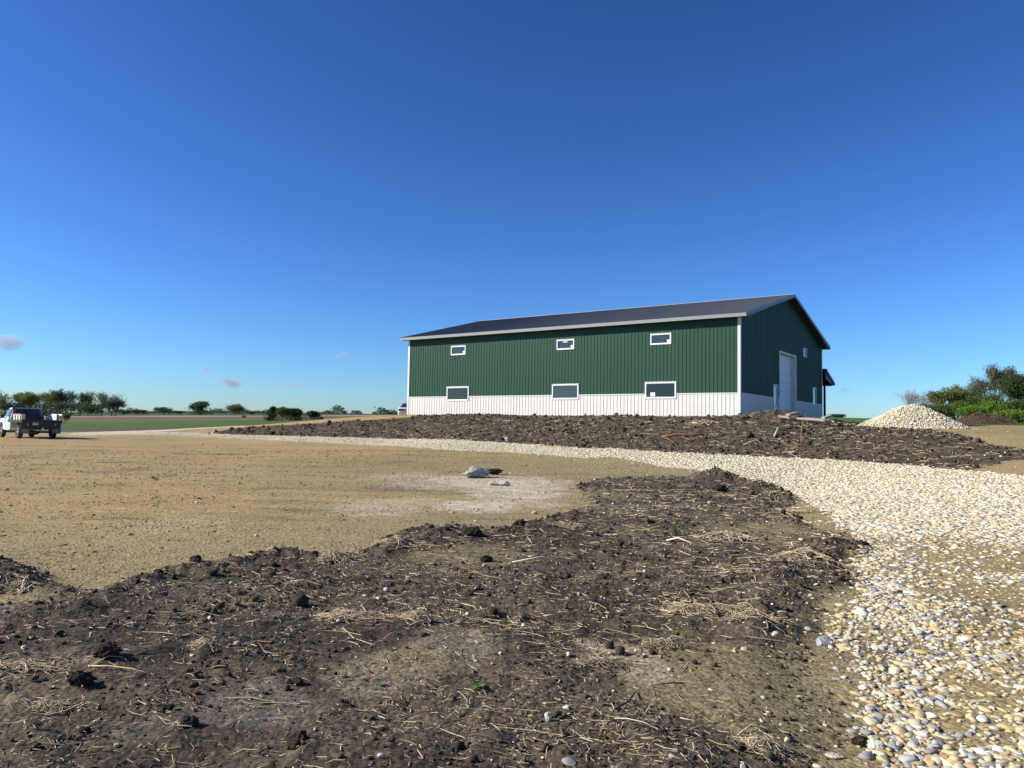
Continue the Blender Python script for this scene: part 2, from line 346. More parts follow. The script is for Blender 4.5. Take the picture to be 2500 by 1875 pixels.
# polar sheet: fine where the photograph looks, coarse elsewhere
lr = [1.0]
while lr[-1] < 1500:
    r_ = lr[-1]; lr.append(r_*(1+(.02 if r_ < 2.6 else .0042 if r_ < 30 else .0046 if r_ < 62 else .016)))
lr = np.array(lr)
fine = np.arange(R(-41), R(41), R(.085)); coarse = np.arange(R(41), R(319), R(3.5))
th = np.concatenate([fine, coarse]); NR, NT = len(lr), len(th)
RR, TTH = np.meshgrid(lr, th, indexing='ij'); X = RR*np.sin(TTH); Y = RR*np.cos(TTH)
ZN = zones(X, Y); Zg, edge, be, sp_, n1, n2, n3 = detail(X, Y, ZN)
print('grid', NR, NT)
md, mb, mg, ml = ZN
c = lambda *a: np.array(srgb(*a))
TAN = np.array([.340, .248, .112]); TAN2 = np.array([.275, .208, .095]); OLIVE = np.array([.262, .212, .112]); DARK = np.array([.060, .046, .032]); DARK2 = np.array([.100, .078, .053])
SAND = np.array([.33, .27, .18]); SILT = np.array([.17, .145, .11]); CHK = np.array([.46, .39, .30]); GRN = np.array([.055, .120, .018]); BRN = np.array([.135, .104, .060]); GRY = np.array([.095, .078, .053])
def mixc(a, b, m): return a*(1-m[..., None])+b*m[..., None]
lo = fbm(X*.16, Y*.55, 61, 4); mid = fbm(X*.6, Y*1.6, 63, 5, .6); hi = fbm(X*7, Y*7, 65, 4, .65)
col = mixc(TAN, TAN2, sstep(-.2, .35, lo+mid*.5))
q = hit(1500, 1150)
col = mixc(col, np.array([.385, .262, .118]), sstep(2, -8, X)*.55*sstep(-.3, .3, fbm(X*.25, Y*.9, 93, 4)))
col = col*(1+.30*fbm(X*4.3, Y*9, 95, 5, .75)+.16*fbm(X*1.3, Y*4.5, 97, 4, .7))[..., None]
col = mixc(col, OLIVE, np.clip(sstep(-1.4, .1, md)*(X > -1.5)*.9+.9*(1-sstep(3, 9, np.hypot((X-q[0])*.6, (Y-q[1]))))+.8*(1-sstep(0, 4, np.abs(md)))*(X < 0), 0, 1))
col = mixc(col, DARK2*1.5, np.clip(sstep(.22, .5, mid+lo*.6)*.75*(X < 6)*(RR < 70), 0, 1))
col = mixc(col, CHK*1.18, soft(X, Y*1.0, CHALKW)*(.65+.45*sstep(-.2, .3, fbm(X*1.2, Y*5, 67, 4))))
# bands of field on the left, fields all round
ang = TTH; bnd = RR+fbm(X*.02, Y*.02, 71, 3)*12
rr = [np.hypot(*hit(300, v)) for v in (1052.5, 1043.8, 1030.5, 1018, 1014.5)]
leftm = sstep(.02, -.06, ang-.0) if False else (ang < R(-7)).astype(float)
f = np.zeros_like(X)
fieldc = np.where(((RR > rr[0]) & (RR <= rr[1]))[..., None], GRY, np.where(((RR > rr[1]) & (RR <= rr[2]))[..., None], GRN*(1+.35*fbm(X*.1, Y*.1, 73, 3))[..., None], np.where(((RR > rr[2]) & (RR <= rr[3]))[..., None], BRN*(1+.3*fbm(X*.03, Y*.1, 75, 4))[..., None],
         np.where(((RR > rr[3]) & (RR <= rr[4]))[..., None], np.array([.30, .24, .15]), np.array([.06, .085, .03])))))
isf_left = (RR > rr[0]) & (ang < R(-13.5)) & (ang > R(-80)) | ((RR > 72) & (ang >= R(-13.5)) & (ang < R(-4)))
isf_right = (RR > 62) & (ang >= R(-4)) & (ang < R(319)) & ~((ang > R(20)) & (RR < 58))
col = np.where(isf_left[..., None], fieldc, col)
q2 = np.array([.075, .125, .028])*(1+.25*fbm(X*.08, Y*.08, 77, 4))[..., None]
col = np.where((isf_right & ~isf_left)[..., None], q2, col)
# dark topsoil
dk = mixc(DARK, DARK2, sstep(-.3, .4, fbm(X*.8, Y*.8, 81, 4)+hi*.5))
dk = mixc(dk, np.array([.150, .118, .076]), .8*sstep(.10, .5, fbm(X*.5, Y*.5, 83, 5, .6)))
e1 = sstep(-.12, .18, md+hi*.22+.16*fbm(X*3, Y*3, 99, 4)); e2 = sstep(-.10, .10, mb+hi*.2)
for cc, s, k, a in SPOTW:
    d = np.hypot(X-cc[0], (Y-cc[1])*.75)/s+fbm(X*2.6, Y*2.6, 85, 4)*.5
    dk = mixc(dk, {'damp': OLIVE*.80, 'sand': SAND*.95, 'silt': SILT*.85}[k], a*(1-sstep(.65, 1.1, d))*(.80+.75*hi))
col = mixc(col, dk, e1)
bk = mixc(np.array([.052, .040, .028]), np.array([.120, .093, .062]), sstep(-.3, .5, fbm(X*1.7, Y*1.7, 87, 5, .65)))
col = mixc(col, bk, e2)
# gravel fines
mud = soft(X, Y, MUDW)
gc = mixc(np.array([.42, .36, .25]), np.array([.30, .255, .175]), sstep(-.3, .3, hi))
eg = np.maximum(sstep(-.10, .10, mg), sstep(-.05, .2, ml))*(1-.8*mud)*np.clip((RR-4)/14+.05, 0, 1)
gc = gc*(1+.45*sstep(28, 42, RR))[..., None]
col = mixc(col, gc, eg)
col = col*(1+.22*hi+.10*perlin(X*23, Y*23, 91)*(RR < 15))[..., None]
col = np.clip(col, .012, .8)
V = np.stack([X, Y, Zg], -1).reshape(-1, 3); CC = col.reshape(-1, 3)
idx = np.arange(NR*NT).reshape(NR, NT); nxt = np.roll(idx, -1, 1)
F = np.stack([idx[:-1], nxt[:-1], nxt[1:], idx[1:]], -1).reshape(-1, 4)
zone = np.zeros((NR, NT), np.int8)
zone[isf_right] = 4; zone[isf_left] = 4
zone[(isf_left) & (RR > rr[1]) & (RR <= rr[2])] = 5
zone[mb > 0] = 2; zone[md > 0] = 1; zone[(mg > 0) & (md <= 0)] = 3; zone[ml > 0] = 6
fz = zone[:-1].reshape(-1)
inner = np.array([[0, 0, float(Zg[0].mean())]])
def ground_mat():
    m = mat('earth', (.3, .2, .1), .95, spec=.15, attr='tint', noise=(38, .42)); t = m.node_tree; L = t.links.new
    b = t.nodes['Principled BSDF']; tc = t.nodes.new('ShaderNodeTexCoord')
    n1 = t.nodes.new('ShaderNodeTexNoise'); n1.inputs['Scale'].default_value = 45; n1.inputs['Detail'].default_value = 8; n1.inputs['Roughness'].default_value = .7
    L(tc.outputs['Object'], n1.inputs['Vector'])
    bn = t.nodes.new('ShaderNodeBump'); bn.inputs['Strength'].default_value = .55; bn.inputs['Distance'].default_value = .022
    vo = t.nodes.new('ShaderNodeTexVoronoi'); vo.inputs['Scale'].default_value = 34; L(tc.outputs['Object'], vo.inputs['Vector'])   # 3 cm crumbs
    sx = t.nodes.new('ShaderNodeSeparateColor'); L(vo.outputs['Color'], sx.inputs[0])
    mr = t.nodes.new('ShaderNodeMapRange'); mr.inputs[3].default_value = .70; mr.inputs[4].default_value = 1.32; L(sx.outputs[0], mr.inputs[0])
    vm = t.nodes.new('ShaderNodeVectorMath'); vm.operation = 'SCALE'; old = b.inputs['Base Color'].links[0].from_socket
    L(old, vm.inputs[0]); L(mr.outputs[0], vm.inputs['Scale']); L(vm.outputs[0], b.inputs['Base Color'])
    hh = t.nodes.new('ShaderNodeMath'); hh.operation = 'MULTIPLY_ADD'; hh.inputs[1].default_value = -.8; L(vo.outputs['Distance'], hh.inputs[0]); L(n1.outputs[0], hh.inputs[2])
    L(hh.outputs[0], bn.inputs['Height']); L(bn.outputs[0], b.inputs['Normal']); return m
GM = ground_mat()
for k, nm in enumerate(['bare_ground', 'topsoil', 'topsoil_bank', 'gravel_drive', 'field', 'green_field', 'gravel_lane']):
    Fk = F[fz == k]
    if not len(Fk): continue
    u, inv = np.unique(Fk, return_inverse=True); Vk = V[u]; Ck = CC[u]; Fk = inv.reshape(-1, 4)
    Fs = [Fk]
    if k == 1:                                          # closes the small hole under the camera
        Vk = np.vstack([Vk, inner]); Ck = np.vstack([Ck, Ck[:1]])
    np_mesh(nm, Vk, Fs, GM, Ck, smooth=True, kind='structure')
u = idx[0]; Vk = np.vstack([V[u], inner]); nn = len(u)
np_mesh('ground', Vk, np.stack([np.full(nn, nn), (np.arange(nn)+1) % nn, np.arange(nn)], 1), GM, np.vstack([CC[u], CC[u][:1]]), kind='structure')
print('ground done')

# ------------------------------------------------------------------ building
M_GREEN = mat('green_steel', (.022, .068, .042), .5, spec=.15, noise=(1.2, .05), vary=(.35, .12, (.045, .085, .062)))
M_WHITE = mat('white_steel', (.64, .61, .56), .45, spec=.4, noise=(1.5, .05))
M_ROOF = mat('charcoal_steel', (.110, .117, .124), .55, spec=.2, noise=(.8, .08))
M_TRIM = mat('white_trim', (.62, .61, .58), .5)
M_FASC = mat('grey_fascia', (.24, .24, .235), .4, spec=.5)
M_RAKE = mat('dark_fascia', (.055, .065, .072), .4)
M_SOFF = mat('soffit', (.06, .06, .065), .6)
M_GLASS = mat('window_glass', (.030, .040, .048), .05, spec=.5)
M_GLASS2 = mat('clear_glass', (.008, .012, .014), .03, spec=.45)
M_WOODD = mat('dark_post', (.05, .032, .022), .8)
M_VINYL = mat('white_vinyl', (.72, .72, .71), .35)
M_PAPER = mat('white_sticker', (.85, .85, .85), .7)
M_CONC = mat('concrete', (.38, .36, .32), .9, noise=(9, .2), bump=(40, .5, .01))
PROF = [(0, 0), (.012, .020), (.038, .020), (.050, 0)]; PIT = .2286
def ribbed(mb, O, d, up, nrm, length, lo, hi, holes=(), amp=1.0, start=.1):
    """steel panel with a rib every 9 inches. lo, hi: functions of s; holes (s0, s1, t0, t1)"""
    O, d, up, nrm = map(Vector, (O, d, up, nrm)); ss = {0.0: 0, length: 0}
    k = 0
    while k*PIT+start < length:
        for a, b in PROF:
            s = k*PIT+start+a
            if s < length: ss[s] = b*amp
        k += 1
    keys = sorted(ss); vals = [ss[q] for q in keys]
    extra = set(v for h in holes for v in h[:2] if 0 < v < length)
    if callable(hi) and hasattr(hi, 'brk'): extra.add(hi.brk)
    for e in extra:
        if e not in ss: ss[e] = float(np.interp(e, keys, vals))
    keys = sorted(ss)
    for s0, s1 in zip(keys, keys[1:]):
        if s1-s0 < 1e-6: continue
        m_ = (s0+s1)/2
        segs = [(None, None)]
        L0, H0 = lo(m_), hi(m_); hs = sorted([h for h in holes if h[0] < m_ < h[1] and h[3] > L0 and h[2] < H0], key=lambda h: h[2]); cuts = []
        a = 'lo'
        for h in hs: cuts.append((a, h[2])); a = h[3]
        cuts.append((a, 'hi'))
        cuts = [(p, q) for p, q in cuts if not (q != 'hi' and q <= L0) and not (p != 'lo' and p >= H0)]
        for p, q in cuts:
            z = [[lo(s) if p == 'lo' else p, hi(s) if q == 'hi' else q] for s in (s0, s1)]
            if z[0][1]-z[0][0] < 1e-4 and z[1][1]-z[1][0] < 1e-4: continue
            V = [O+d*s+up*zz+nrm*ss[s] for s, zz in ((s0, z[0][0]), (s1, z[1][0]), (s1, z[1][1]), (s0, z[0][1]))]
            mb.add(V, [(0, 1, 2, 3)])
B = empty('barn', tuple(A0), YAW, 'long green metal barn with white wainscot and charcoal gable roof on the rise', 'barn')
WZ = 1.263; OH = .465; RK = .48; FH = .17; RISE = 2.4207; SL = RISE/(BW/2+OH)
def rz_(x): return BH+FH+(min(x, BW-x)+OH)*SL-.02       # roof underside height above a point of the gable
def const(v): return lambda s: v
lwin = [(3.66, 5.60, .99, 1.95), (10.07, 12.01, .99, 1.95), (18.72, 20.68, .97, 1.94)]
uwin = [(3.98, 5.28, 4.12, 4.76), (10.42, 11.71, 4.12, 4.76), (19.07, 20.38, 4.14, 4.78)]
sh = [(a+.05, b-.05, c_+.05, d_-.05) for a, b, c_, d_ in lwin+uwin]
m = MB(); ribbed(m, (0, 0, 0), (0, 1, 0), (0, 0, 1), (-1, 0, 0), BL, const(WZ), const(BH), sh); m.build('long_wall', M_GREEN, B)
m = MB(); ribbed(m, (-.004, 0, 0), (0, 1, 0), (0, 0, 1), (-1, 0, 0), BL, const(0), const(WZ-.001), sh); m.build('wainscot', M_WHITE, B)
def gable(s): return rz_(s)
gable.brk = BW/2
OHD = (7.34, 11.0, -.1, 4.15); WD = (6.0, 6.98, -.1, 2.10); gwin = [(12.84, 13.74, 4.36, 4.95), (15.32, 16.30, 1.17, 2.40)]
gh = [OHD, WD]+[(a+.04, b-.04, c_+.04, d_-.04) for a, b, c_, d_ in gwin]
m = MB(); ribbed(m, (0, 0, 0), (1, 0, 0), (0, 0, 1), (0, -1, 0), BW, const(WZ), gable, gh); m.build('gable_wall', M_GREEN, B)
for a, b in ((0, WD[0]), (WD[1], OHD[0]), (OHD[1], BW)):
    m = MB(); ribbed(m, (a, -.004, 0), (1, 0, 0), (0, 0, 1), (0, -1, 0), b-a, const(0), const(WZ-.001), [(h[0]-a, h[1]-a, h[2], h[3]) for h in gh[2:]]); m.build('wainscot', M_WHITE, B)
m = MB(); ribbed(m, (BW, 0, 0), (0, 1, 0), (0, 0, 1), (1, 0, 0), BL, const(WZ), const(BH)); m.build('long_wall', M_GREEN, B)
m = MB(); ribbed(m, (BW+.004, 0, 0), (0, 1, 0), (0, 0, 1), (1, 0, 0), BL, const(0), const(WZ-.001)); m.build('wainscot', M_WHITE, B)
m = MB(); ribbed(m, (0, BL, 0), (1, 0, 0), (0, 0, 1), (0, 1, 0), BW, const(0), gable); m.build('gable_wall', M_GREEN, B)
# trims between green and white
for a, b in [(.12, lwin[0][0]-.02), (lwin[0][1]+.02, lwin[1][0]-.02), (lwin[1][1]+.02, lwin[2][0]-.02), (lwin[2][1]+.02, BL-.12)]:
    MB().bb((-.032, a, WZ-.03), (-.003, b, WZ+.025)).build('wainscot_trim', M_TRIM, B)
for a, b in [(.12, WD[0]-.06), (WD[1]+.06, OHD[0]-.1), (OHD[1]+.1, gwin[1][0]-.02), (gwin[1][1]+.02, BW-.12)]:
    MB().bb((a, -.032, WZ-.03), (b, -.003, WZ+.025)).build('wainscot_trim', M_WHITE, B)
# corner trims: L shaped
def corner(x, y, sx, sy):
    m = MB(); o, wd = .034, .155
    xs, ys = x+sx*o, y+sy*o
    pts = [(xs, ys), (xs-sx*wd, ys), (xs-sx*wd, ys-sy*.03), (xs-sx*.03, ys-sy*.03), (xs-sx*.03, ys-sy*wd), (xs, ys-sy*wd)]
    m.prism(pts, 'z', 0, BH-.002); m.build('corner_trim', M_TRIM, B)
corner(0, 0, -1, -1); corner(0, BL, -1, 1); corner(BW, 0, 1, -1); corner(BW, BL, 1, 1)
m = MB(); m.bb((-.02, -.01, -.16), (.0, BL+.01, -.003)); m.build('grade_board', mat('grade_board', (.2, .17, .12), .8), B)
# foundation slab
MB().bb((.02, .02, -.3), (BW-.02, BL-.02, -.02)).build('slab', M_CONC, B)
# windows on the long wall
def window(axis, a, b, z0, z1, fw, note=None, glass=None, split=False, sticker=(), small=False):
    """axis 'x': the long wall (x=0, facing -x), 'y': the gable wall (y=0, facing -y)"""
    P = (lambda s, z, o: (-o, s, z)) if axis == 'x' else (lambda s, z, o: (s, -o, z))
    fr = MB()
    # J-trim band round the opening, with a deeper sash inside it
    for (s0, s1, c0, c1) in ((a, b, z1-fw, z1), (a, b, z0, z0+fw), (a, a+fw, z0+fw, z1-fw), (b-fw, b, z0+fw, z1-fw)):
        fr.bb(P(s0, c0, -.06), P(s1, c1, .045))
    fr.bb(P(a-.03, z1, -.0), P(b+.03, z1+.022, .06))
    f = fr.build('window', M_VINYL, B, bevel=.006)
    s = MB(); ia, ib, i0, i1 = a+fw, b-fw, z0+fw, z1-fw; t = .022
    for (s0, s1, c0, c1) in ((ia, ib, i1-t, i1), (ia, ib, i0, i0+t), (ia, ia+t, i0+t, i1-t), (ib-t, ib, i0+t, i1-t)): s.bb(P(s0, c0, -.05), P(s1, c1, .018))
    if split: zm = (i0+i1)/2; s.bb(P(ia+t, zm-.025, -.045), P(ib-t, zm+.025, .014))
    s.build('sash', M_VINYL, f)
    MB().bb(P(ia+t*.5, i0+t*.5, -.04), P(ib-t*.5, i1-t*.5, -.005)).build('pane', glass or M_GLASS, f)
    for q0, q1, w0, w1 in sticker:
        MB().bb(P(q0, w0, -.0045), P(q1, w1, -.001)).build('sticker', M_PAPER, f)
    return f
for i, (a, b, z0, z1) in enumerate(uwin):
    st = [(a+.13, a+.27, z0+.115, z0+.27)]
    if i != 0: pass
    if i == 1: st.append((a+.52, a+.85, z1-.17, z1-.12))
    window('x', a, b, z0, z1, .072, sticker=st)
for i, (a, b, z0, z1) in enumerate(lwin):
    window('x', a, b, z0, z1, .080, glass=M_GLASS if i == 1 else M_GLASS2, sticker=[(b-.62, b-.33, z0+.14, z0+.36)] if i == 0 else ())  # near window: white square stands in for a bright square seen in its reflection
window('y', *gwin[0], .05, glass=M_GLASS2); window('y', *gwin[1], .055, split=True, glass=M_GLASS2)
# overhead door, recessed
DR = .24
m = MB()
for (x0, x1, z0, z1) in ((OHD[0]-.10, OHD[0], -.0, OHD[3]+.1), (OHD[1], OHD[1]+.10, 0, OHD[3]+.1), (OHD[0], OHD[1], OHD[3], OHD[3]+.1)): m.bb((x0, -.034, z0), (x1, DR+.04, z1))
M_JAMB = mat('jamb_trim', (.74, .72, .66), .5)
jf = m.build('door_jamb', M_JAMB, B)
od = empty('overhead_door', (0, 0, 0)); od.parent = B
for k in range(7):
    h = OHD[3]/7
    MB().bb((OHD[0]+.004, DR, k*h+.003), (OHD[1]-.004, DR+.045, (k+1)*h-.003)).build('door_panel', mat('door_white', (.70, .70, .70), .45, noise=(3, .04)), od, bevel=.012)
# walk door
wd = empty('entry_door', (0, 0, 0)); wd.parent = B
m = MB()
for (x0, x1, z0, z1) in ((WD[0], WD[0]+.06, 0, 2.10), (WD[1]-.06, WD[1], 0, 2.10), (WD[0]+.06, WD[1]-.06, 2.03, 2.10)): m.bb((x0, -.036, z0), (x1, .10, z1))
m.build('door_frame', M_TRIM, wd)
m = MB(); x0, x1 = WD[0]+.065, WD[1]-.065
for (a, b, c_, d_) in ((x0, x0+.15, .02, 2.02), (x1-.15, x1, .02, 2.02), (x0+.15, x1-.15, .02, .85), (x0+.15, x1-.15, 1.88, 2.02)): m.bb((a, .02, c_), (b, .065, d_))
dl = m.build('door_leaf', M_VINYL, wd)
MB().bb((x0+.145, .035, .845), (x1-.145, .05, 1.885)).build('pane', mat('door_glass', (.10, .13, .10), .05, spec=.8), wd)
MB().tube([(x1-.07, .02, 1.0), (x1-.07, -.05, 1.0), (x1-.15, -.05, 1.0)], .012).build('handle', mat('brushed_steel', (.4, .4, .4), .35, 1), wd)
# roof: two ribbed slopes, gable overhang, fascias, ridge cap
cs = 1/math.hypot(1, SL); slen = (BW/2+OH)/cs
for side in (0, 1):
    x0 = -OH if side == 0 else BW+OH; sx = 1 if side == 0 else -1
    up = Vector((sx*cs, 0, SL*cs)); nr = Vector((-sx*SL*cs, 0, cs))
    m = MB(); m_hi = const(slen+.03)
    ribbed(m, Vector((x0-sx*.03, -RK, BH+FH+.012)), (0, 1, 0), up, nr, BL+2*RK, const(0), m_hi)
    ro = m.build('roof', M_ROOF, B)
    m = MB()                                            # underside of the slope, seen below the eave and the rake
    pts = [(x0, BH+FH), (BW/2, BH+FH+RISE), (BW/2, BH+FH+RISE-.02), (x0, BH+FH-.02)]
    m.prism(pts, 'y', -RK+.01, BL+RK-.01); m.build('roof_deck', M_SOFF, B)
    m = MB(); m.bb((x0+sx*.002, -RK+.02, BH-.0), (sx*.0+(0 if side == 0 else BW)-sx*.002, BL+RK-.02, BH+.012)); m.build('soffit', M_SOFF, B)
    m = MB(); m.bb((x0-sx*.022, -RK-.02, BH-.015), (x0, BL+RK+.02, BH+FH+.005)); m.bb((x0-sx*.03, -RK-.025, BH-.02), (x0-sx*.022, BL+RK+.025, BH+.012)); m.build('eave_fascia', M_FASC, B)
    for y, s2 in ((-RK, -1), (BL+RK, 1)):
        m = MB(); pts = [(x0-sx*.02, BH-.01), (x0-sx*.02, BH+FH+.022), (BW/2, BH+FH+RISE+.03), (BW/2, BH+FH+RISE-.17)]
        m.prism([(p, q) for p, q in pts], 'y', min(y, y+s2*.025), max(y, y+s2*.025)); m.build('rake_fascia', M_RAKE, B)
        m = MB(); pts = [(x0-sx*.0, BH-.004), (x0, BH+FH-.022), (BW/2, BH+FH+RISE-.022), (BW/2, BH+FH+RISE-.045), (0 if side == 0 else BW, BH-.004)]
        m.prism(pts, 'y', min(y-s2*.002, y-s2*(RK-.04)), max(y-s2*.002, y-s2*(RK-.04))); m.build('rake_soffit', M_SOFF, B)
m = MB(); rh = BH+FH+RISE+.035
m.prism([(BW/2-.17, rh-.17*SL+.022), (BW/2, rh+.03), (BW/2+.17, rh-.17*SL+.022), (BW/2+.17, rh-.17*SL+.005), (BW/2, rh+.012), (BW/2-.17, rh-.17*SL+.005)], 'y', -RK-.02, BL+RK+.02)
m.build('ridge_cap', mat('ridge_glint_steel', (.34, .34, .34), .35), B)  # pale grey imitates bright glints of light along the ridge
# porch along the far side
PD = 2.65; PZ = 3.92; pz2 = PZ-PD*.34
m = MB(); m.prism([(BW+.03, PZ), (BW+PD, pz2), (BW+PD, pz2-.03), (BW+.03, PZ-.03)], 'y', -.3, BL); pr = m.build('porch_roof', M_ROOF, B)
m = MB(); m.prism([(BW+.03, PZ-.032), (BW+PD-.03, pz2-.032), (BW+PD-.03, pz2-.2), (BW+PD-.4, pz2-.2), (BW+.03, PZ-.75)], 'y', -.26, -.2); m.build('porch_gable', M_SOFF, B)
m = MB(); m.bb((BW+PD-.02, -.31, pz2-.2), (BW+PD+.01, BL, pz2-.002)); m.build('porch_fascia', M_RAKE, B)
m = MB(); m.prism([(BW+.03, PZ+.01), (BW+PD+.01, pz2+.01), (BW+PD+.01, pz2-.17), (BW+.03, PZ-.17)], 'y', -.33, -.3); m.build('porch_fascia', M_RAKE, B)
m = MB(); m.bb((BW+PD-.45, -.2, pz2-.25), (BW+PD-.27, BL, pz2-.02)); m.build('porch_beam', M_WOODD, B)
for k in range(7): MB().bb((BW+PD-.43, .28+k*3.98, -.2), (BW+PD-.29, .42+k*3.98, pz2-.251)).build('porch_post', M_WOODD, B)
print('barn done')

# ------------------------------------------------------------------ scattered stones, clods and straw
def ico(level):
    t = (1+5**.5)/2
    v = [(-1, t, 0), (1, t, 0), (-1, -t, 0), (1, -t, 0), (0, -1, t), (0, 1, t), (0, -1, -t), (0, 1, -t), (t, 0, -1), (t, 0, 1), (-t, 0, -1), (-t, 0, 1)]
    f = [(0, 11, 5), (0, 5, 1), (0, 1, 7), (0, 7, 10), (0, 10, 11), (1, 5, 9), (5, 11, 4), (11, 10, 2), (10, 7, 6), (7, 1, 8), (3, 9, 4), (3, 4, 2), (3, 2, 6), (3, 6, 8), (3, 8, 9), (4, 9, 5), (2, 4, 11), (6, 2, 10), (8, 6, 7), (9, 8, 1)]
    v = [np.array(p)/np.linalg.norm(p) for p in v]
    for _ in range(level):
        mid = {}; nf = []
        def g(a, b):
            k = (min(a, b), max(a, b))
            if k not in mid: p = v[a]+v[b]; v.append(p/np.linalg.norm(p)); mid[k] = len(v)-1
            return mid[k]
        for a, b, c_ in f:
            x, y, z = g(a, b), g(b, c_), g(c_, a); nf += [(a, x, z), (b, y, x), (c_, z, y), (x, y, z)]
        f = nf
    return np.array(v), np.array(f)
ICO = [ico(0), ico(1), ico(2), ico(3)]
def stones(P, rad, level, flat=(.35, .7), cuts=5, tilt=.3, sink=.25, rough=0, elong=(.75, 1.35)):
    """angular stones: squashed spheres with random faces cut off. Returns V, F"""
    v, f = ICO[level]; N = len(P); Vt = np.repeat(v[None], N, 0)
    for k in range(cuts):
        n_ = rng.normal(size=(N, 3)); n_ /= np.linalg.norm(n_, axis=1)[:, None]; d = rng.uniform(.45, .85, (N, 1))
        n_[:, 2] *= .6; n_ /= np.linalg.norm(n_, axis=1)[:, None]; ex = np.maximum(0, np.einsum('nij,nj->ni', Vt, n_)-d); Vt = Vt-ex[..., None]*n_[:, None]
    if rough: Vt = Vt*(1+rough*rng.normal(size=(N, len(v), 1)))
    sc = np.stack([rng.uniform(*elong, N), rng.uniform(.65, 1.0, N), rng.uniform(*flat, N)], 1)
    Vt = Vt*sc[:, None]*np.asarray(rad)[:, None, None]
    a = rng.uniform(0, 2*np.pi, N); tx = rng.normal(0, tilt, N)
    c_, s_ = np.cos(tx)[:, None], np.sin(tx)[:, None]
    y, z = Vt[..., 1]*c_-Vt[..., 2]*s_, Vt[..., 1]*s_+Vt[..., 2]*c_
    c_, s_ = np.cos(a)[:, None], np.sin(a)[:, None]; x = Vt[..., 0]
    Vt = np.stack([x*c_-y*s_, x*s_+y*c_, z], -1)
    h = (sc[:, 2]*rad)*(1-sink*2)
    Vt = Vt+P[:, None]+np.stack([h*0, h*0, h], 1)[:, None]
    Ft = (f[None]+np.arange(N)[:, None, None]*len(v)).reshape(-1, 3)
    return Vt.reshape(-1, 3), Ft, len(v)
PAL = np.array([[.52, .43, .26], [.57, .50, .34], [.50, .35, .16], [.26, .25, .24], [.36, .345, .32], [.60, .56, .44], [.52, .41, .23], [.40, .25, .11]])
def tint_of(N, p, k, jit=.12):
    c_ = PAL[rng.choice(len(PAL), N, p=np.array(p)/np.sum(p))]*(1+rng.normal(0, jit, (N, 1))); return np.repeat(np.clip(c_, .02, .85), k, 0)
M_STONE = mat('limestone', (.6, .5, .35), .85, spec=.25, attr='tint', noise=(60, .16), bump=(90, .35, .004))
M_CLOD = mat('clod_earth', (.05, .04, .03), 1, spec=.08, attr='tint', noise=(50, .3), bump=(120, .6, .006))
def sample(bands, prob, amax=42):
    out = []
    for r0, r1, rho in bands:
        area = R(2*amax)/2*(r1*r1-r0*r0); N = int(area*rho)
        r = np.sqrt(rng.uniform(r0*r0, r1*r1, N)); t = rng.uniform(-R(amax), R(amax), N); x, y = r*np.sin(t), r*np.cos(t)
        Z = zones(x, y); keep = rng.uniform(size=N) < prob(x, y, Z); x, y = x[keep], y[keep]
        z = ground(x, y); out.append(np.stack([x, y, z], 1))
    return out
# gravel of the drive
def pg(x, y, Z):
    md, mb, mg, ml = Z; e = np.maximum(sstep(-.12, .12, mg), sstep(-.1, .25, ml)); stray = .05*np.exp(-np.maximum(0, -mg)/.35)
    mud = soft(x, y, MUDW); cl = (.82+.5*fbm(x*1.1, y*1.1, 101, 3))*(1-.42*sstep(.5, 1.6, mg+.3*fbm(x*.9, y*.9, 103, 3))*(1-sstep(9, 15, np.hypot(x, y))))
    return np.clip(e*(1-.80*mud)*cl, 0, 1)*(md < .12)+stray*(mg < 0)
bands = [(2.8, 5, 1500), (5, 8, 1250), (8, 12, 950), (12, 18, 620), (18, 26, 360), (26, 40, 230), (40, 64, 130)]
res = sample(bands, pg)
Vs, Fs, Cs, off = [], [], [], 0
for i, P in enumerate(res):
    N = len(P); rad = np.exp(rng.normal(math.log([.0215, .0225, .027, .033, .041, .048, .056][i]), .42, N)); rad = np.clip(rad, .007, .065)
    v, f, k = stones(P, rad, 1 if i < 2 else 0, flat=(.26, .50) if i < 2 else (.22, .42), cuts=11 if i < 2 else 3, tilt=.14, sink=.42 if i < 2 else .48, elong=(.75, 1.45))
    if i == 0: pass
    Vs.append(v); Fs.append(f+off); off += len(v)
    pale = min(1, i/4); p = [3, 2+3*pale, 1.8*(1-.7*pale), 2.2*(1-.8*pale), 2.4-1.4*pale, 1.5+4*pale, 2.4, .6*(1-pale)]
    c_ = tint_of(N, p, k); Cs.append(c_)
    print('gravel', i, N)
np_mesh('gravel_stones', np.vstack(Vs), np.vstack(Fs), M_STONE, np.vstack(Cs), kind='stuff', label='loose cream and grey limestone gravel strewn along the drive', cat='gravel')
# pebbles in the dark soil
pd_ = lambda x, y, Z: (Z[0] > .05)*.9*(.6+.8*fbm(x, y, 111, 2))+(Z[1] > .1)*.35+.10*((Z[0] < 0) & (Z[1] < 0) & (Z[2] < 0))
res = sample([(2.8, 6, 22), (6, 12, 14), (12, 25, 7), (25, 45, 2.2)], pd_)
Vs, Fs, Cs, off = [], [], [], 0
for i, P in enumerate(res):
    rad = np.clip(np.exp(rng.normal(math.log([.0075, .010, .016, .028][i]), .5, len(P))), .003, .06)
    v, f, k = stones(P, rad, 1 if i == 0 else 0, flat=(.4, .8), cuts=4 if i == 0 else 2, sink=.1); Vs.append(v); Fs.append(f+off); off += len(v); Cs.append(tint_of(len(P), [3, 4, 1, 1, 2, 5, 2, 0], k))
np_mesh('scattered_pebbles', np.vstack(Vs), np.vstack(Fs), M_STONE, np.vstack(Cs), kind='stuff', label='small white limestone pebbles scattered over the soil', cat='pebbles')
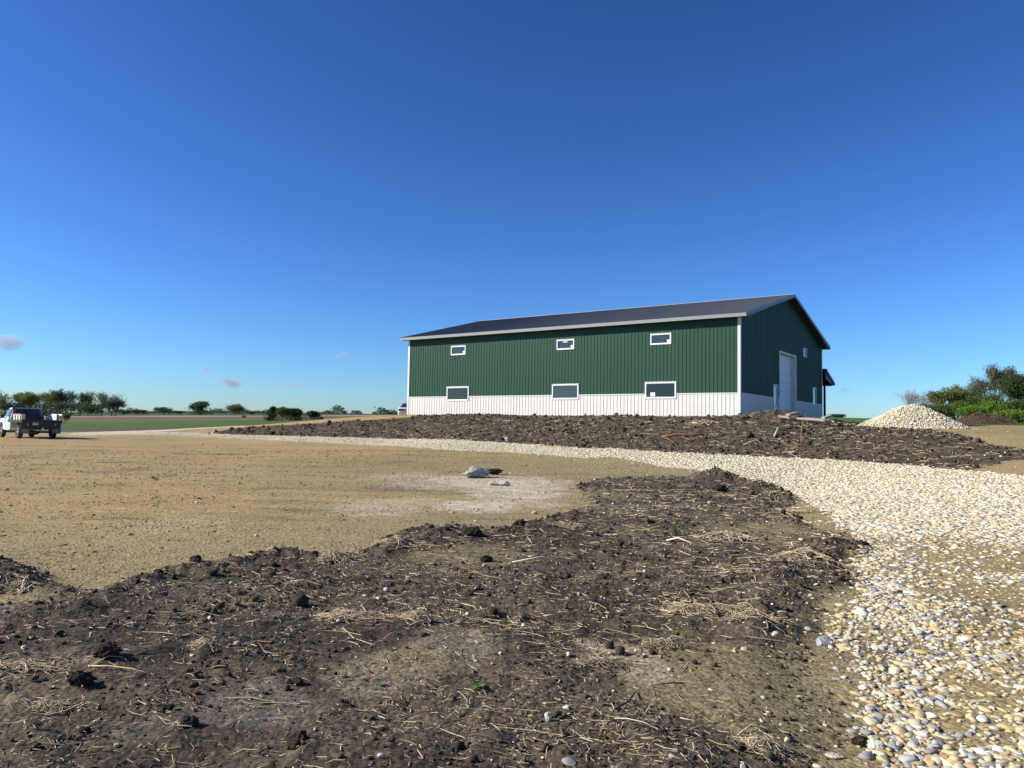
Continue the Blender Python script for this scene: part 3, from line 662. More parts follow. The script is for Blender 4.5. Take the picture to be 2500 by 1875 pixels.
# crumbs and clods
def clods(name, bands, prob, radii, sig, pal, lab, flat=(.5, .9), mx=.1, lv=(1, 1, 0, 0)):
    res = sample(bands, prob); Vs, Fs, Cs, off = [], [], [], 0
    for i, P in enumerate(res):
        if not len(P): continue
        rad = np.clip(np.exp(rng.normal(math.log(radii[i]), sig, len(P))), .002, mx)
        v, f, k = stones(P, rad, lv[i], flat=flat, cuts=2, sink=.22, rough=.12 if lv[i] else .18); Vs.append(v); Fs.append(f+off); off += len(v)
        cc = np.array(pal)[rng.integers(0, len(pal), len(P))]*(1+rng.normal(0, .15, (len(P), 1))); Cs.append(np.repeat(np.clip(cc, .01, .7), k, 0))
    print(name, off)
    np_mesh(name, np.vstack(Vs), np.vstack(Fs), M_CLOD, np.vstack(Cs), kind='stuff', label=lab, cat='soil')
clods('soil_clods', [(2.8, 6, 900), (6, 12, 380), (12, 25, 110), (25, 40, 20)], lambda x, y, Z: (Z[0] > .0)*np.clip(.25+1.1*fbm(x*1.4, y*1.4, 121, 3), .04, 1)*(1-.6*soft(x, y, [(c_, s, a) for c_, s, k, a in SPOTW]))+.35*((Z[0] > -.05) & (Z[0] < .35)),
      [.0055, .009, .016, .03], .6, [[.060, .047, .034], [.085, .067, .047], [.045, .036, .026]], 'dark crumbly soil clods lying on the near mound', mx=.07)
clods('bank_clods', [(19, 30, 60), (30, 50, 34), (50, 66, 12)], lambda x, y, Z: (Z[1] > 0)*np.clip(.5+1.0*fbm(x*1.4, y*1.4, 123, 3), .04, 1),
      [.022, .032, .045], .55, [[.050, .038, .027], [.075, .057, .040], [.040, .031, .023], [.11, .083, .056]], 'dark turned soil clods along the bank below the barn', lv=(0, 0, 0), mx=.22)
clods('yard_crumbs', [(5, 10, 700), (10, 20, 420), (20, 36, 150)], lambda x, y, Z: ((Z[0] < 0) & (Z[1] < 0) & (Z[2] < -.1))*(x < 5)*np.clip(.35+1.2*fbm(x*.5, y*1.3, 125, 3), .03, 1),
      [.0055, .008, .013], .5, [[.34, .25, .12], [.30, .22, .10], [.48, .38, .22], [.38, .28, .14], [.20, .15, .08]], 'tan earth crumbs covering the graded yard', lv=(0, 0, 0), mx=.04, flat=(.22, .5))

def strands(C0, ang, Ln, wd, lift=.004, bend=.12, zf=None, arch=0.0, seg=2):
    """thin bent stalks following the ground; returns V, F, verts per strand"""
    N = len(C0); pts = []
    b = rng.normal(0, bend, N)*Ln
    for t in np.linspace(-.5, .5, seg+1):
        q = (1-4*t*t)*b
        x = C0[:, 0]+np.cos(ang)*Ln*t-np.sin(ang)*q; y = C0[:, 1]+np.sin(ang)*Ln*t+np.cos(ang)*q
        pts.append(np.stack([x, y], 1))
    zz = [(ground(p[:, 0], p[:, 1]) if zf is None else zf(p)) for p in pts]
    l0 = rng.uniform(0, 1, N)**2*.02; tl = rng.normal(0, .10, N)*Ln
    Vt = []
    for k, (p, z) in enumerate(zip(pts, zz)):
        t = k/seg-.5; z = z+lift+l0+np.maximum(0, tl*t)+arch*Ln*(1-4*t*t)
        for a in (0, 2.1, 4.2):
            o = wd*(.5 if 0 < k < seg else .38)
            Vt.append(np.stack([p[:, 0]-np.sin(ang)*o*math.cos(a), p[:, 1]+np.cos(ang)*o*math.cos(a), z+o*math.sin(a)], 1))
    Vt = np.stack(Vt, 1); f = []
    for k in range(seg):
        for a in range(3): f.append((3*k+a, 3*k+(a+1) % 3, 3*k+3+(a+1) % 3, 3*k+3+a))
    kf = 3*(seg+1); Ft = (np.array(f)[None]+np.arange(N)[:, None, None]*kf).reshape(-1, 4)
    return Vt.reshape(-1, 3), Ft, kf
SPAL = np.array([[.52, .42, .27], [.42, .32, .20], [.60, .50, .34], [.30, .225, .15], [.48, .40, .16], [.20, .155, .12]])
M_STRAW = mat('dry_straw', (.5, .4, .25), .75, spec=.25, attr='tint', noise=(30, .15))
def ps(x, y, Z):
    n_ = fbm(x*.7, y*1.1, 131, 4, .6); return (Z[0] > .03)*np.clip(.24+1.9*np.maximum(0, n_), 0, 1)*(1-.68*soft(x, y, [(c_, s, a) for c_, s, k, a in SPOTW]))+(Z[1] > .1)*np.clip(.3+1.5*n_, .05, 1)
res = sample([(2.7, 5, 1300), (5, 9, 650), (9, 16, 260), (16, 26, 90), (26, 50, 40)], ps)
Vs, Fs, Cs, off = [], [], [], 0
for i, P in enumerate(res):
    N = len(P); Ln = np.exp(rng.normal(math.log([.030, .042, .062, .10, .17][i]), .75, N)); wd = rng.uniform(.5, 1.5, N)*[.0045, .0065, .009, .013, .018][i]
    v, f, k = strands(P, rng.normal(.2, 1.2, N), np.clip(Ln, .015, .6), wd, seg=2); Vs.append(v); Fs.append(f+off); off += len(v)
    Cs.append(np.repeat(SPAL[rng.choice(6, N, p=[.24, .22, .16, .2, .04, .14])]*(1+rng.normal(0, .15, (N, 1))), k, 0)); print('straw', i, N)
np_mesh('straw_litter', np.vstack(Vs), np.vstack(Fs), M_STRAW, np.clip(np.vstack(Cs), .02, .8), kind='stuff', label='broken dry straw and stubble littering the dark soil', cat='straw')

# ------------------------------------------------------------------ vegetation
M_LEAF = mat('leaves', (.06, .1, .02), .6, spec=.25, attr='tint', trans=.35)
M_BARK = mat('bark', (.12, .10, .085), .9, spec=.1, noise=(3, .3))
M_BARKG = mat('grey_bark', (.24, .215, .19), .9, spec=.1, noise=(3, .3))
def skeleton(seed, stems=1, levels=4, spread=.55, low=.25, up=.35, kids=3):
    rs = random.Random(seed); br = []
    def grow(p, d, L, lv, r):
        pts = [p]; n = 3
        for i in range(n):
            d = (d+Vector((rs.gauss(0, .16), rs.gauss(0, .16), rs.gauss(0, .10)+up*.12))).normalized(); p = p+d*L/n; pts.append(p)
        br.append((pts, r, r*.62, lv))
        if lv >= levels: return
        for k in range(kids if lv else kids+1):
            a = rs.uniform(0, 2*math.pi); t = rs.choice([1, 1, .66]) if k else 1
            q = pts[-1] if t == 1 else pts[2]
            side = Vector((math.cos(a), math.sin(a), 0)); dd = (d*(1-spread*rs.uniform(.7, 1.3))+side*spread*rs.uniform(.7, 1.4)+Vector((0, 0, up))).normalized()
            grow(q, dd, L*rs.uniform(.62, .84), lv+1, r*.60)
    for s in range(stems):
        a = s*2*math.pi/stems+rs.random(); lean = .0 if stems == 1 else .35
        grow(Vector((math.cos(a)*.02, math.sin(a)*.02, 0)), Vector((lean*math.cos(a), lean*math.sin(a), 1)).normalized(), low+.12, 0, .035 if stems == 1 else .024)
    return br
def tree(name, label, px, base, top, wpx, Y, seed, leaf=(.06, .10, .02), n=3000, size=.3, stems=1, levels=4, spread=.55, low=.25, up=.35, bark=None, group=None, cat='tree', dense=0, fill=.16, kids=3, droop=0, zb=None, dtop=.68):
    w0 = toworld(px, base, Y); x, y = w0[0], w0[1]; z0 = float(base_z(np.array([x]), np.array([y]))[0]) if zb is None else zb
    zt = toworld(px, top, Y)[2]; H = zt-z0; Wd = wpx*Y/FPX
    br = skeleton(seed, stems, levels, spread, low, up, kids); P = np.array([q for b in br for q in b[0]])
    mx = P[:, 2].max(); sz = H*.97/mx; hx = np.percentile(np.abs(P[:, 0]), 98); sx = (Wd/2*.93)/hx
    o = empty(name, (x, y, z0-.05), 0, label, cat, group)
    m = MB(); tw = MB()
    for pts, r0, r1, lv in br:
        q = [Vector((a.x*sx, a.y*sx, a.z*sz)) for a in pts]; rr_ = [max(.012*H/10, (r0+(r1-r0)*t/3)*H*.55) for t in range(4)]
        (tw if (n == 0 and lv >= 3) else m).tube(q, rr_, 5 if lv < 2 else 3, cap=False)
    m.build('trunk', bark or M_BARK, o, smooth=True)
    if n == 0:
        tw.build('crown', bark or M_BARK, o); return o
    r_ = np.random.default_rng(seed)
    ends = np.array([[a.x*sx, a.y*sx, a.z*sz] for pts, r0, r1, lv in br if lv >= 1 for a in pts[1:]])
    dense *= 4
    ncl = max(12, int(len(ends)*(.55 if not dense else 1))); cl = ends[r_.choice(len(ends), min(ncl, len(ends)), replace=False)]
    if dense: cl = np.vstack([cl, cl*np.array([r_.uniform(.5, 1), r_.uniform(.5, 1), 1])*.92, np.stack([r_.normal(0, Wd*.27, dense), r_.normal(0, Wd*.27, dense), r_.uniform(.0, dtop, dense)*H], 1)])
    k = r_.integers(0, len(cl), n); cs_ = fill*Wd*r_.uniform(.35, 1, len(cl))
    C0 = cl[k]+r_.normal(0, 1, (n, 3))*cs_[k][:, None]*np.array([1, 1, .7])*.6
    C0[:, 2] = np.clip(C0[:, 2], .01*H, H*1.02)
    u = r_.normal(size=(n, 3)); u /= np.linalg.norm(u, axis=1)[:, None]; v = np.cross(u, r_.normal(size=(n, 3))); v /= np.linalg.norm(v, axis=1)[:, None]
    s = size*r_.uniform(.5, 1.2, (n, 1)); Vt = np.stack([C0-u*s*.5, C0+v*s*.3, C0+u*s*.5, C0-v*s*.3], 1).reshape(-1, 3)
    tone = r_.uniform(.6, 1.45, len(cl))[k]*r_.uniform(.75, 1.25, n); cc = np.array(leaf)[None]*tone[:, None]*np.stack([r_.uniform(.85, 1.2, n), np.ones(n), r_.uniform(.8, 1.2, n)], 1)
    np_mesh('crown', Vt, np.arange(4*n).reshape(-1, 4), M_LEAF, np.repeat(cc, 4, 0), parent=o)
    return o
LG = 'trees of the grove behind the truck'
YG, SP, DG, GG, BG_ = (.18, .21, .045), (.16, .19, .075), (.065, .095, .038), (.125, .165, .058), (.16, .16, .10)
T = tree
T('hedge_tree', 'sparse dark tree at the far left edge above the truck cab', 8, 1012, 952, 50, 330, 1, SP, 1530, .55, group=LG, dense=28, dtop=.9, fill=.2, low=.14)
T('hedge_tree', 'pale green rounded tree left of the truck rack', 46, 1012, 956, 46, 330, 2, YG, 4420, .6, group=LG, dense=100, dtop=.8)
T('hedge_tree', 'dense olive green tree rising behind the truck rack', 84, 1012, 955, 56, 330, 3, YG, 6120, .6, group=LG, dense=120, dtop=.85)
T('hedge_tree', 'broad darker green tree just right of the truck rack', 118, 1012, 953, 54, 330, 4, GG, 6120, .6, group=LG, dense=120, dtop=.85)
T('hedge_tree', 'tallest leafy tree of the left grove, mid green', 147, 1012, 948, 46, 330, 5, GG, 5440, .6, group=LG, dense=120, dtop=.85)
T('hedge_tree', 'thin grey branched tree in the middle of the left grove', 172, 1012, 949, 40, 330, 6, DG, 1530, .5, bark=M_BARKG, group=LG, dense=28, dtop=.9, fill=.2, levels=5)
T('hedge_tree', 'open crowned olive tree right of the grey branched one', 194, 1012, 955, 34, 330, 7, SP, 1870, .5, group=LG, dense=28, dtop=.9, fill=.2, low=.14)
T('hedge_tree', 'slender airy tree with a forked trunk and gaps of sky', 216, 1012, 951, 34, 330, 8, GG, 1530, .5, stems=2, bark=M_BARKG, group=LG, dense=28, dtop=.9, fill=.2, low=.14)
T('hedge_tree', 'leafy leaning tree second from the right of the grove', 247, 1012, 955, 44, 330, 9, SP, 2040, .5, group=LG, dense=28, dtop=.9, fill=.2, low=.14)
T('hedge_tree', 'nearly bare twiggy tree at the right end of the grove', 272, 1012, 954, 46, 330, 10, BG_, 442, .45, bark=M_BARKG, group=LG, dense=28, dtop=.9, fill=.2, levels=5)
T('shrub', 'low dark bush spreading at the right foot of the grove', 282, 1014, 972, 72, 325, 11, DG, 3200, .6, stems=3, low=.1, group=LG, dense=20, cat='bush')
T('shrub', 'dark undergrowth bush below the slender airy tree', 228, 1014, 983, 66, 325, 12, DG, 2600, .6, stems=3, low=.1, group=LG, dense=20, cat='bush')
T('shrub', 'dark undergrowth bush below the grey branched tree', 186, 1014, 981, 72, 325, 13, DG, 2800, .6, stems=3, low=.1, group=LG, dense=20, cat='bush')
T('shrub', 'dark undergrowth bush beside the tallest grove tree', 140, 1014, 978, 76, 325, 14, DG, 2800, .6, stems=3, low=.1, group=LG, dense=20, cat='bush')
T('shrub', 'dark undergrowth bush seen between cab and rack', 20, 1014, 978, 86, 325, 15, DG, 2800, .6, stems=3, low=.1, group=LG, dense=20, cat='bush')
T('shrub', 'yellow green bush in the field just behind the truck tail', 160, 1030, 1007, 22, 150, 16, (.10, .125, .02), 1500, .22, stems=3, low=.1, dense=25, cat='bush')
HZ = 'single trees along the left skyline'
T('shrub', 'small low dark bush on the skyline right of the grove', 303, 1012, 1002, 30, 400, 17, DG, 900, .7, stems=3, low=.1, dense=15, group=HZ, cat='bush')
T('shrub', 'long low green bush on the skyline, second right of the grove', 343, 1012, 1001, 46, 400, 18, DG, 1000, .7, stems=3, low=.1, dense=15, group=HZ, cat='bush')
T('shrub', 'dome shaped dark bush on the skyline left of the two lone trees', 397, 1010, 994, 40, 400, 19, DG, 1300, .7, stems=3, low=.1, dense=15, group=HZ, cat='bush')
T('field_tree', 'dark round lone tree on the left skyline, left one of two', 487, 1012, 979, 42, 400, 20, (0.068, 0.101, 0.047), 4420, .75, stems=2, low=.14, group=HZ, dense=110, dtop=.55)
T('field_tree', 'pale olive lone tree on the left skyline, right one of two', 573, 1011, 985, 44, 400, 21, (0.155, 0.169, 0.088), 2860, .7, stems=3, low=.12, group=HZ, dense=110, dtop=.55)
T('shrub', 'small bush on the skyline between dome bush and lone tree', 436, 1011, 1003, 20, 420, 22, DG, 500, .7, stems=3, low=.1, dense=10, group=HZ, cat='bush')
T('shrub', 'tiny bush on the skyline just right of the olive lone tree', 614, 1012, 1003, 18, 420, 23, (0.108, 0.135, 0.068), 650, .7, stems=3, low=.1, dense=10, group=HZ, cat='bush')
T('shrub', 'lone tiny bush out on the brown left field', 595, 1021, 1014.5, 11, 230, 24, (.09, .11, .03), 400, .3, stems=3, low=.1, dense=10, cat='bush')
BC = 'bushes beyond the left end of the dark bank'
T('cedar_tree', 'dark pointed cedar at the left of the bush cluster', 661, 1027, 991, 32, 150, 25, (0.027, 0.049, 0.019), 6760, .22, stems=1, low=.12, spread=.45, dense=120, group=BC, fill=.14)
T('broadleaf_bush', 'bright green bush between two dark cedars', 691, 1028, 991, 38, 149, 26, (0.081, 0.142, 0.024), 5460, .24, stems=3, low=.1, dense=80, group=BC, cat='bush')
T('cedar_tree', 'broad dark cedar on the right of the bright green bush', 722, 1028, 996, 44, 151, 27, (0.027, 0.046, 0.019), 7800, .22, stems=2, low=.1, dense=140, group=BC, fill=.14)
T('cedar_tree', 'smaller dark green cedar standing alone right of the cluster', 765, 1027, 1003, 30, 148, 28, (0.038, 0.068, 0.022), 4680, .22, stems=2, low=.1, dense=90, group=BC)
T('shrub', 'very small bush beside the smaller lone cedar', 785, 1026, 1017, 13, 147, 29, DG, 900, .18, stems=3, low=.1, dense=20, group=BC, cat='bush')
RG = 'trees of the grove beyond the stone pile'
T('bare_tree', 'leafless grey brown tree behind the stone pile', 2230, 1024, 945, 71, 128, 30, n=0, stems=5, levels=5, spread=.42, low=.2, up=.45, bark=mat('bare_bark', (.27, .225, .20), .9), group=RG)
T('grove_tree', 'light green feathery young tree beside the leafless one', 2284, 1030, 950, 53, 130, 31, (0.125, 0.169, 0.042), 5625, .26, stems=2, low=.14, group=RG, dense=96, dtop=.85, up=.5)
T('grove_tree', 'olive green tree with a spiky top, second after the leafless tree', 2333, 1031, 938, 60, 130, 32, (0.163, 0.200, 0.042), 7875, .26, stems=2, low=.14, group=RG, dense=128, dtop=.85, up=.5)
T('grove_tree', 'thinly leaved grey green tree behind the olive one', 2366, 1031, 930, 57, 138, 33, (0.100, 0.119, 0.054), 4125, .26, stems=2, levels=5, low=.18, bark=M_BARKG, group=RG, dense=60, dtop=.7)
T('grove_tree', 'grey twiggy tree with a sparse crown left of the tallest tree', 2392, 1032, 912, 55, 142, 34, (0.112, 0.131, 0.060), 3562, .25, stems=2, levels=5, low=.2, bark=M_BARKG, group=RG, dense=60, dtop=.7, up=.5)
T('grove_tree', 'tallest grove tree with an open grey green top', 2432, 1032, 880, 64, 140, 35, (0.112, 0.131, 0.054), 6750, .25, stems=1, levels=5, low=.3, bark=M_BARKG, group=RG, dense=60, dtop=.7, up=.55)
T('grove_tree', 'narrow tall tree between the tallest tree and the dark tree', 2464, 1032, 886, 30, 143, 36, (0.106, 0.125, 0.054), 2437, .25, stems=1, levels=4, low=.3, bark=M_BARKG, group=RG, dense=60, dtop=.7, up=.6)
T('grove_tree', 'dark green dense tree at the right edge of the picture', 2487, 1034, 902, 90, 128, 37, (0.056, 0.094, 0.024), 16875, .27, stems=2, levels=5, low=.16, group=RG, dense=224, dtop=.85)
T('grove_tree', 'dark tree just outside the right edge, leaning into view', 2560, 1034, 895, 104, 134, 38, (0.075, 0.119, 0.030), 11250, .28, stems=2, low=.16, group=RG, dense=192, dtop=.85)
T('shrub', 'mid green bush at the foot of the spiky olive tree', 2322, 1033, 978, 81, 122, 39, (0.094, 0.150, 0.030), 8125, .24, stems=3, low=.1, dense=135, dtop=.85, group=RG, cat='bush')
T('shrub', 'dark bush left of the brush heap', 2296, 1034, 988, 97, 121, 40, (0.088, 0.131, 0.034), 6250, .24, stems=3, low=.1, dense=135, dtop=.85, group=RG, cat='bush')
T('shrub', 'bright green low bush above the left of the brush heap', 2378, 1036, 985, 60, 112, 41, (0.125, 0.213, 0.024), 8125, .22, stems=3, low=.1, dense=135, dtop=.85, group=RG, cat='bush')
T('shrub', 'tall bright yellow green bush under the tallest tree', 2424, 1034, 972, 67, 118, 42, (0.150, 0.231, 0.024), 10000, .22, stems=3, low=.1, dense=135, dtop=.85, group=RG, cat='bush')
T('shrub', 'yellow green bush at the right above the brush heap', 2462, 1037, 1000, 62, 110, 43, (0.138, 0.219, 0.024), 7500, .22, stems=3, low=.1, dense=135, dtop=.85, group=RG, cat='bush')
T('shrub', 'dark bush filling the gap behind the yellow green bushes', 2400, 1033, 958, 104, 126, 44, (0.069, 0.106, 0.030), 11250, .26, stems=3, low=.1, dense=165, dtop=.85, group=RG, cat='bush')
T('shrub', 'dark bush at the right edge under the dense tree', 2500, 1036, 975, 81, 119, 45, (0.062, 0.100, 0.026), 8750, .26, stems=3, low=.1, dense=165, dtop=.85, group=RG, cat='bush')
T('shrub', 'pale green bush just right behind the stone pile slope', 2268, 1033, 984, 60, 124, 47, (.09, .125, .035), 5500, .24, stems=3, low=.1, dense=130, dtop=.85, group=RG, cat='bush')
T('field_tree', 'small round far trees seen between barn porch and stone pile', 2044, 1024, 1012, 44, 400, 46, (.06, .09, .05), 1800, .8, stems=3, low=.1, dense=40)
# the far hedgerow on the skyline, one mass
r_ = np.random.default_rng(5); cl = []
for px in np.arange(200, 1010, 2.2):
    h_ = (3.2 if px < 800 else 5.2)*max(0, .35+.9*float(perlin(np.array([px*.035]), np.array([.5]), 201)[0])+.35*float(perlin(np.array([px*.11]), np.array([.5]), 202)[0])); D = 560
    wq = toworld(px, 1012, D); zb_ = float(base_z(np.array([wq[0]]), np.array([D]))[0])
    if h_ > .3:
        for j in range(44): cl.append((wq[0]+r_.normal(0, .6), D+r_.normal(0, 4), zb_-1.2+r_.uniform(0, 1)*(h_+1.6)))
cl = np.array(cl); n_ = len(cl); u = r_.normal(size=(n_, 3)); u /= np.linalg.norm(u, axis=1)[:, None]; v = np.cross(u, r_.normal(size=(n_, 3))); v /= np.linalg.norm(v, axis=1)[:, None]
s_ = r_.uniform(.3, .7, (n_, 1)); cc = np.array([.085, .115, .065])*r_.uniform(.6, 1.4, (n_, 1))
np_mesh('far_hedgerow', np.stack([cl-u*s_, cl+v*s_*.7, cl+u*s_, cl-v*s_*.7], 1).reshape(-1, 3), np.arange(4*n_).reshape(-1, 4), M_LEAF, np.repeat(cc, 4, 0), kind='stuff', label='pale green line of far off woods along the left skyline', cat='woods')
print('trees done')

# ------------------------------------------------------------------ rock pile, brush heap, rocks
def bump_rock(name, label, px, py, size, seed, cat='rock', group=None, colr=(.5, .46, .40), rot=0, cuts=9, sub=3, nz=.05, mt=None):
    r_ = np.random.default_rng(seed); v, f = ICO[sub]; v = v.copy()
    for k in range(cuts):
        n_ = r_.normal(size=3); n_ /= np.linalg.norm(n_); d = r_.uniform(.45, .85); v -= np.maximum(0, v@n_-d)[:, None]*n_
    v = v*(1+nz*(perlin(v[:, 0]*3+seed, v[:, 1]*3+v[:, 2]*2, seed)+.5*perlin(v[:, 0]*8, v[:, 2]*8+v[:, 1]*5, seed+1)))[:, None]
    v = v*np.array(size)/2; a = rot; v = np.stack([v[:, 0]*math.cos(a)-v[:, 1]*math.sin(a), v[:, 0]*math.sin(a)+v[:, 1]*math.cos(a), v[:, 2]], 1)
    p = place(px, py); o = np_mesh(name, v, f, mt or mat('rock_%d' % int(colr[0]*1000), colr, .9, spec=.2, noise=(6, .25), bump=(30, .9, .02)), label=label, cat=cat)
    o.location = (p.x, p.y, p.z+size[2]*.28)
    if group: o['group'] = group
    return o
cp_ = hit(2228, 1047); ctr = toworld(2228, 1040, 38.6); pc = np.array([ctr[0], ctr[1]]); HP = 1.36
def pile_z(x, y):
    dx = (x-pc[0]); dy = (y-pc[1]); d = np.hypot(dx/2.62, dy/2.15); th_ = np.arctan2(dy, dx)
    h = HP*np.clip(1-d*(1+.05*np.sin(3*th_+1)), 0, 1); h = np.where(h > HP*.74, HP*.74+(h-HP*.74)*.5, h)
    return h
gx, gy = np.meshgrid(np.linspace(-2.8, 2.8, 70), np.linspace(-2.3, 2.3, 50)); bx = pc[0]+gx; by = pc[1]+gy
bz = base_z(bx, by); core = np.stack([bx, by, bz+pile_z(bx, by)-.10], -1).reshape(-1, 3); ii = np.arange(70*50).reshape(50, 70)
coreF = np.stack([ii[:-1, :-1], ii[:-1, 1:], ii[1:, 1:], ii[1:, :-1]], -1).reshape(-1, 4)
N = 24000; x = pc[0]+rng.uniform(-2.9, 2.9, N); y = pc[1]+rng.uniform(-2.4, 2.4, N); h = pile_z(x, y); k = (h > .02) | (rng.uniform(size=N) < .06); x, y, h = x[k], y[k], h[k]
Pp = np.stack([x, y, base_z(x, y)+h-.05], 1); rad = np.clip(np.exp(rng.normal(math.log(.030), .36, len(Pp))), .015, .085)
v, f, k = stones(Pp, rad, 0, flat=(.5, .95), cuts=3, tilt=.9, sink=.1)
cc = tint_of(len(Pp), [1.5, 5, .5, .15, .6, 8, 2, .1], k)
np_mesh('stone_pile', np.vstack([core, v]), [coreF, f+len(core)], M_STONE, np.vstack([np.full((len(core), 3), .5), cc]), label='big heap of pale cream crushed limestone right of the barn', cat='stone pile')
a_, b_ = toworld(2097, 1037, 38.3), toworld(2124, 1022, 39.2)
m = MB(); za = float(base_z(np.array([a_[0]]), np.array([a_[1]]))[0]); m.beam((a_[0], a_[1], za+.03), (b_[0]-.1, b_[1], za+.34), .13, .04)
m.build('plank', mat('fresh_wood', (.55, .40, .20), .7, noise=(5, .15)), label='yellow wooden plank leaning on the left foot of the stone pile', cat='plank')
# brush heap
bc = toworld(2402, 1047, 66); bzc = float(base_z(np.array([bc[0]]), np.array([bc[1]]))[0]); N = 2600
x = bc[0]+rng.normal(0, 1.25, N).clip(-2.9, 2.9); y = bc[1]+rng.normal(0, .8, N).clip(-1.8, 1.8)
hp = lambda x, y: .85*np.clip(1-((x-bc[0])/2.7)**2-((y-bc[1])/1.9)**2, 0, 1)*(1+.25*perlin(x*1.3, y*1.3, 301))
v, f, k = strands(np.stack([x, y], 1), rng.uniform(0, 6.28, N), np.exp(rng.normal(math.log(.5), .4, N)), rng.uniform(.012, .04, N), bend=.15, zf=lambda p: base_z(p[:, 0], p[:, 1])+hp(p[:, 0], p[:, 1])*rng.uniform(.6, 1.12, len(p)))
gx, gy = np.meshgrid(np.linspace(-2.9, 2.9, 50), np.linspace(-2, 2, 36)); bx = bc[0]+gx; by = bc[1]+gy
core = np.stack([bx, by, base_z(bx, by)+hp(bx, by)-.03+.05*perlin(bx*5, by*5, 303)], -1).reshape(-1, 3); ii = np.arange(50*36).reshape(36, 50)
coreF = np.stack([ii[:-1, :-1], ii[:-1, 1:], ii[1:, 1:], ii[1:, :-1]], -1).reshape(-1, 4)
cc = np.repeat(np.array([[.16, .085, .055], [.10, .065, .045], [.21, .14, .10], [.07, .05, .038]])[rng.integers(0, 4, N)], k, 0)
np_mesh('brush_heap', np.vstack([core, v]), [coreF, f+len(core)], M_STRAW, np.vstack([np.full((len(core), 3), .062)*np.array([1, .75, .6]), cc]), label='low reddish brown heap of brush and soil before the right grove', cat='brush heap')
CR_ = (.40, .37, .315)
bump_rock('concrete_chunk', 'big pale rough slab of rubble lying in the tan yard', 1160, 1166, (.86, .6, .36), 21, colr=CR_, rot=.15, nz=.34, cuts=12)
MD = mat('dark_clod', (.042, .033, .025), 1, spec=.05, noise=(12, .3), bump=(40, .9, .03))
bump_rock('earth_clod', 'dark flat lump standing in for the shadow right of the big rubble slab', 1205, 1159, (.62, .4, .22), 5, cat='clod', mt=MD, nz=.25)  # dark lump stands in for the slab's cast shadow
bump_rock('rubble_stone', 'small white rubble stone in front of the big slab, left of two', 1205, 1185, (.30, .2, .17), 6, colr=CR_, nz=.15)
bump_rock('rubble_stone', 'small white rubble stone in front of the big slab, right of two', 1227, 1186, (.36, .22, .16), 7, colr=CR_, nz=.15)
bump_rock('limestone_block', 'pale angular block alone where the drive meets the dark bank', 1237, 1077, (.24, .2, .26), 8, colr=(.52, .49, .42))
bump_rock('limestone_block', 'pale stone lying by the near barn corner, left of the dirt heap', 1846, 1017, (.55, .35, .24), 9, colr=(.44, .41, .35))
bump_rock('limestone_block', 'flat pinkish pale stone low on the bank right of the branches', 1930, 1109, (.5, .3, .14), 10, colr=(.37, .31, .25))
bump_rock('limestone_block', 'white thumb sized stone with a dark shadow in the lower dark soil', 1382, 1772, (.05, .035, .03), 11, colr=(.55, .54, .50))
bump_rock('limestone_block', 'upright pale cream stone at the lower middle of the dark soil', 1339, 1796, (.052, .04, .06), 12, colr=(.56, .51, .40))
bump_rock('limestone_block', 'pale oval stone in the wet soil left of the gravel edge', 2035, 1850, (.085, .05, .03), 14, colr=(.54, .49, .36))
bump_rock('limestone_block', 'large cream stone at the near left corner of the gravel', 2136, 1822, (.11, .08, .06), 15, colr=(.57, .53, .42))
bump_rock('limestone_block', 'grey stone set apart at the left fringe of the gravel', 2007, 1575, (.13, .09, .075), 16, colr=(.35, .35, .35))
CG = 'larger dark clods on the near mound'
for i, (px, py, s, lab) in enumerate([(262, 1640, .16, 'black crumbly clod left of the long yellow stalks'), (195, 1705, .15, 'black clod below the long yellow stalks, near the left edge'), (725, 1700, .08, 'small black clod on the smooth silty patch'),
        (410, 1768, .075, 'black clod below the silty patch, left part of the mound'), (1152, 1322, .27, 'wide dark clod on the far rim just below the tan yard'), (1268, 1293, .22, 'round dark clod sitting right on the rim of the tan yard'), (720, 1860, .13, 'large black clod at the bottom edge'),
        (1757, 1208, .34, 'dark clod on the far hump of the mound'), (478, 1402, .15, 'dark lump on the rim left of centre'), (2095, 1815, .09, 'dark lump on the wet soil touching the gravel'), (385, 1415, .10, 'small dark clod alone at the left yard rim'), (1186, 1386, .14, 'pointed small clod beside the tan patch in the mound'), (460, 1822, .09, 'ragged black clod at the bottom left')]):
    bump_rock('earth_clod', lab, px, py, (s, s*.8, s*.62), 30+i, cat='clod', group=CG, mt=MD, nz=.35, cuts=4)

# ------------------------------------------------------------------ straw clumps, stalks, branches, seedlings
def clump(label, px, py, rx, ry, n, L, wd, hgt, ang=None, seed=0, pale=1.0):
    c0 = hit(px, py); r = rng; x = c0[0]+r.normal(0, rx/2, n); y = c0[1]+r.normal(0, ry/2, n)
    a = r.uniform(0, 6.28, n) if ang is None else r.normal(ang, .5, n)
    zf = lambda p: ground(p[:, 0], p[:, 1])+hgt*np.exp(-((p[:, 0]-c0[0])/rx)**2*2-((p[:, 1]-c0[1])/ry)**2*2)*r.uniform(.1, 1, len(p))
    v, f, k = strands(np.stack([x, y], 1), a, L*np.exp(r.normal(0, .35, n)), wd*r.uniform(.6, 1.4, n), bend=.14, zf=zf, seg=3)
    cc = np.repeat(SPAL[r.choice(6, n, p=[.26, .26, .2, .16, .04, .08])]*pale*(1+r.normal(0, .12, (n, 1))), k, 0); gzv = gz(*c0)
    v = v-np.array([c0[0], c0[1], gzv]); o = np_mesh('straw_clump', v, f, M_STRAW, np.clip(cc, .02, .8), label=label, cat='straw clump'); o.location = (c0[0], c0[1], gzv); o['group'] = 'matted clumps of dry straw'
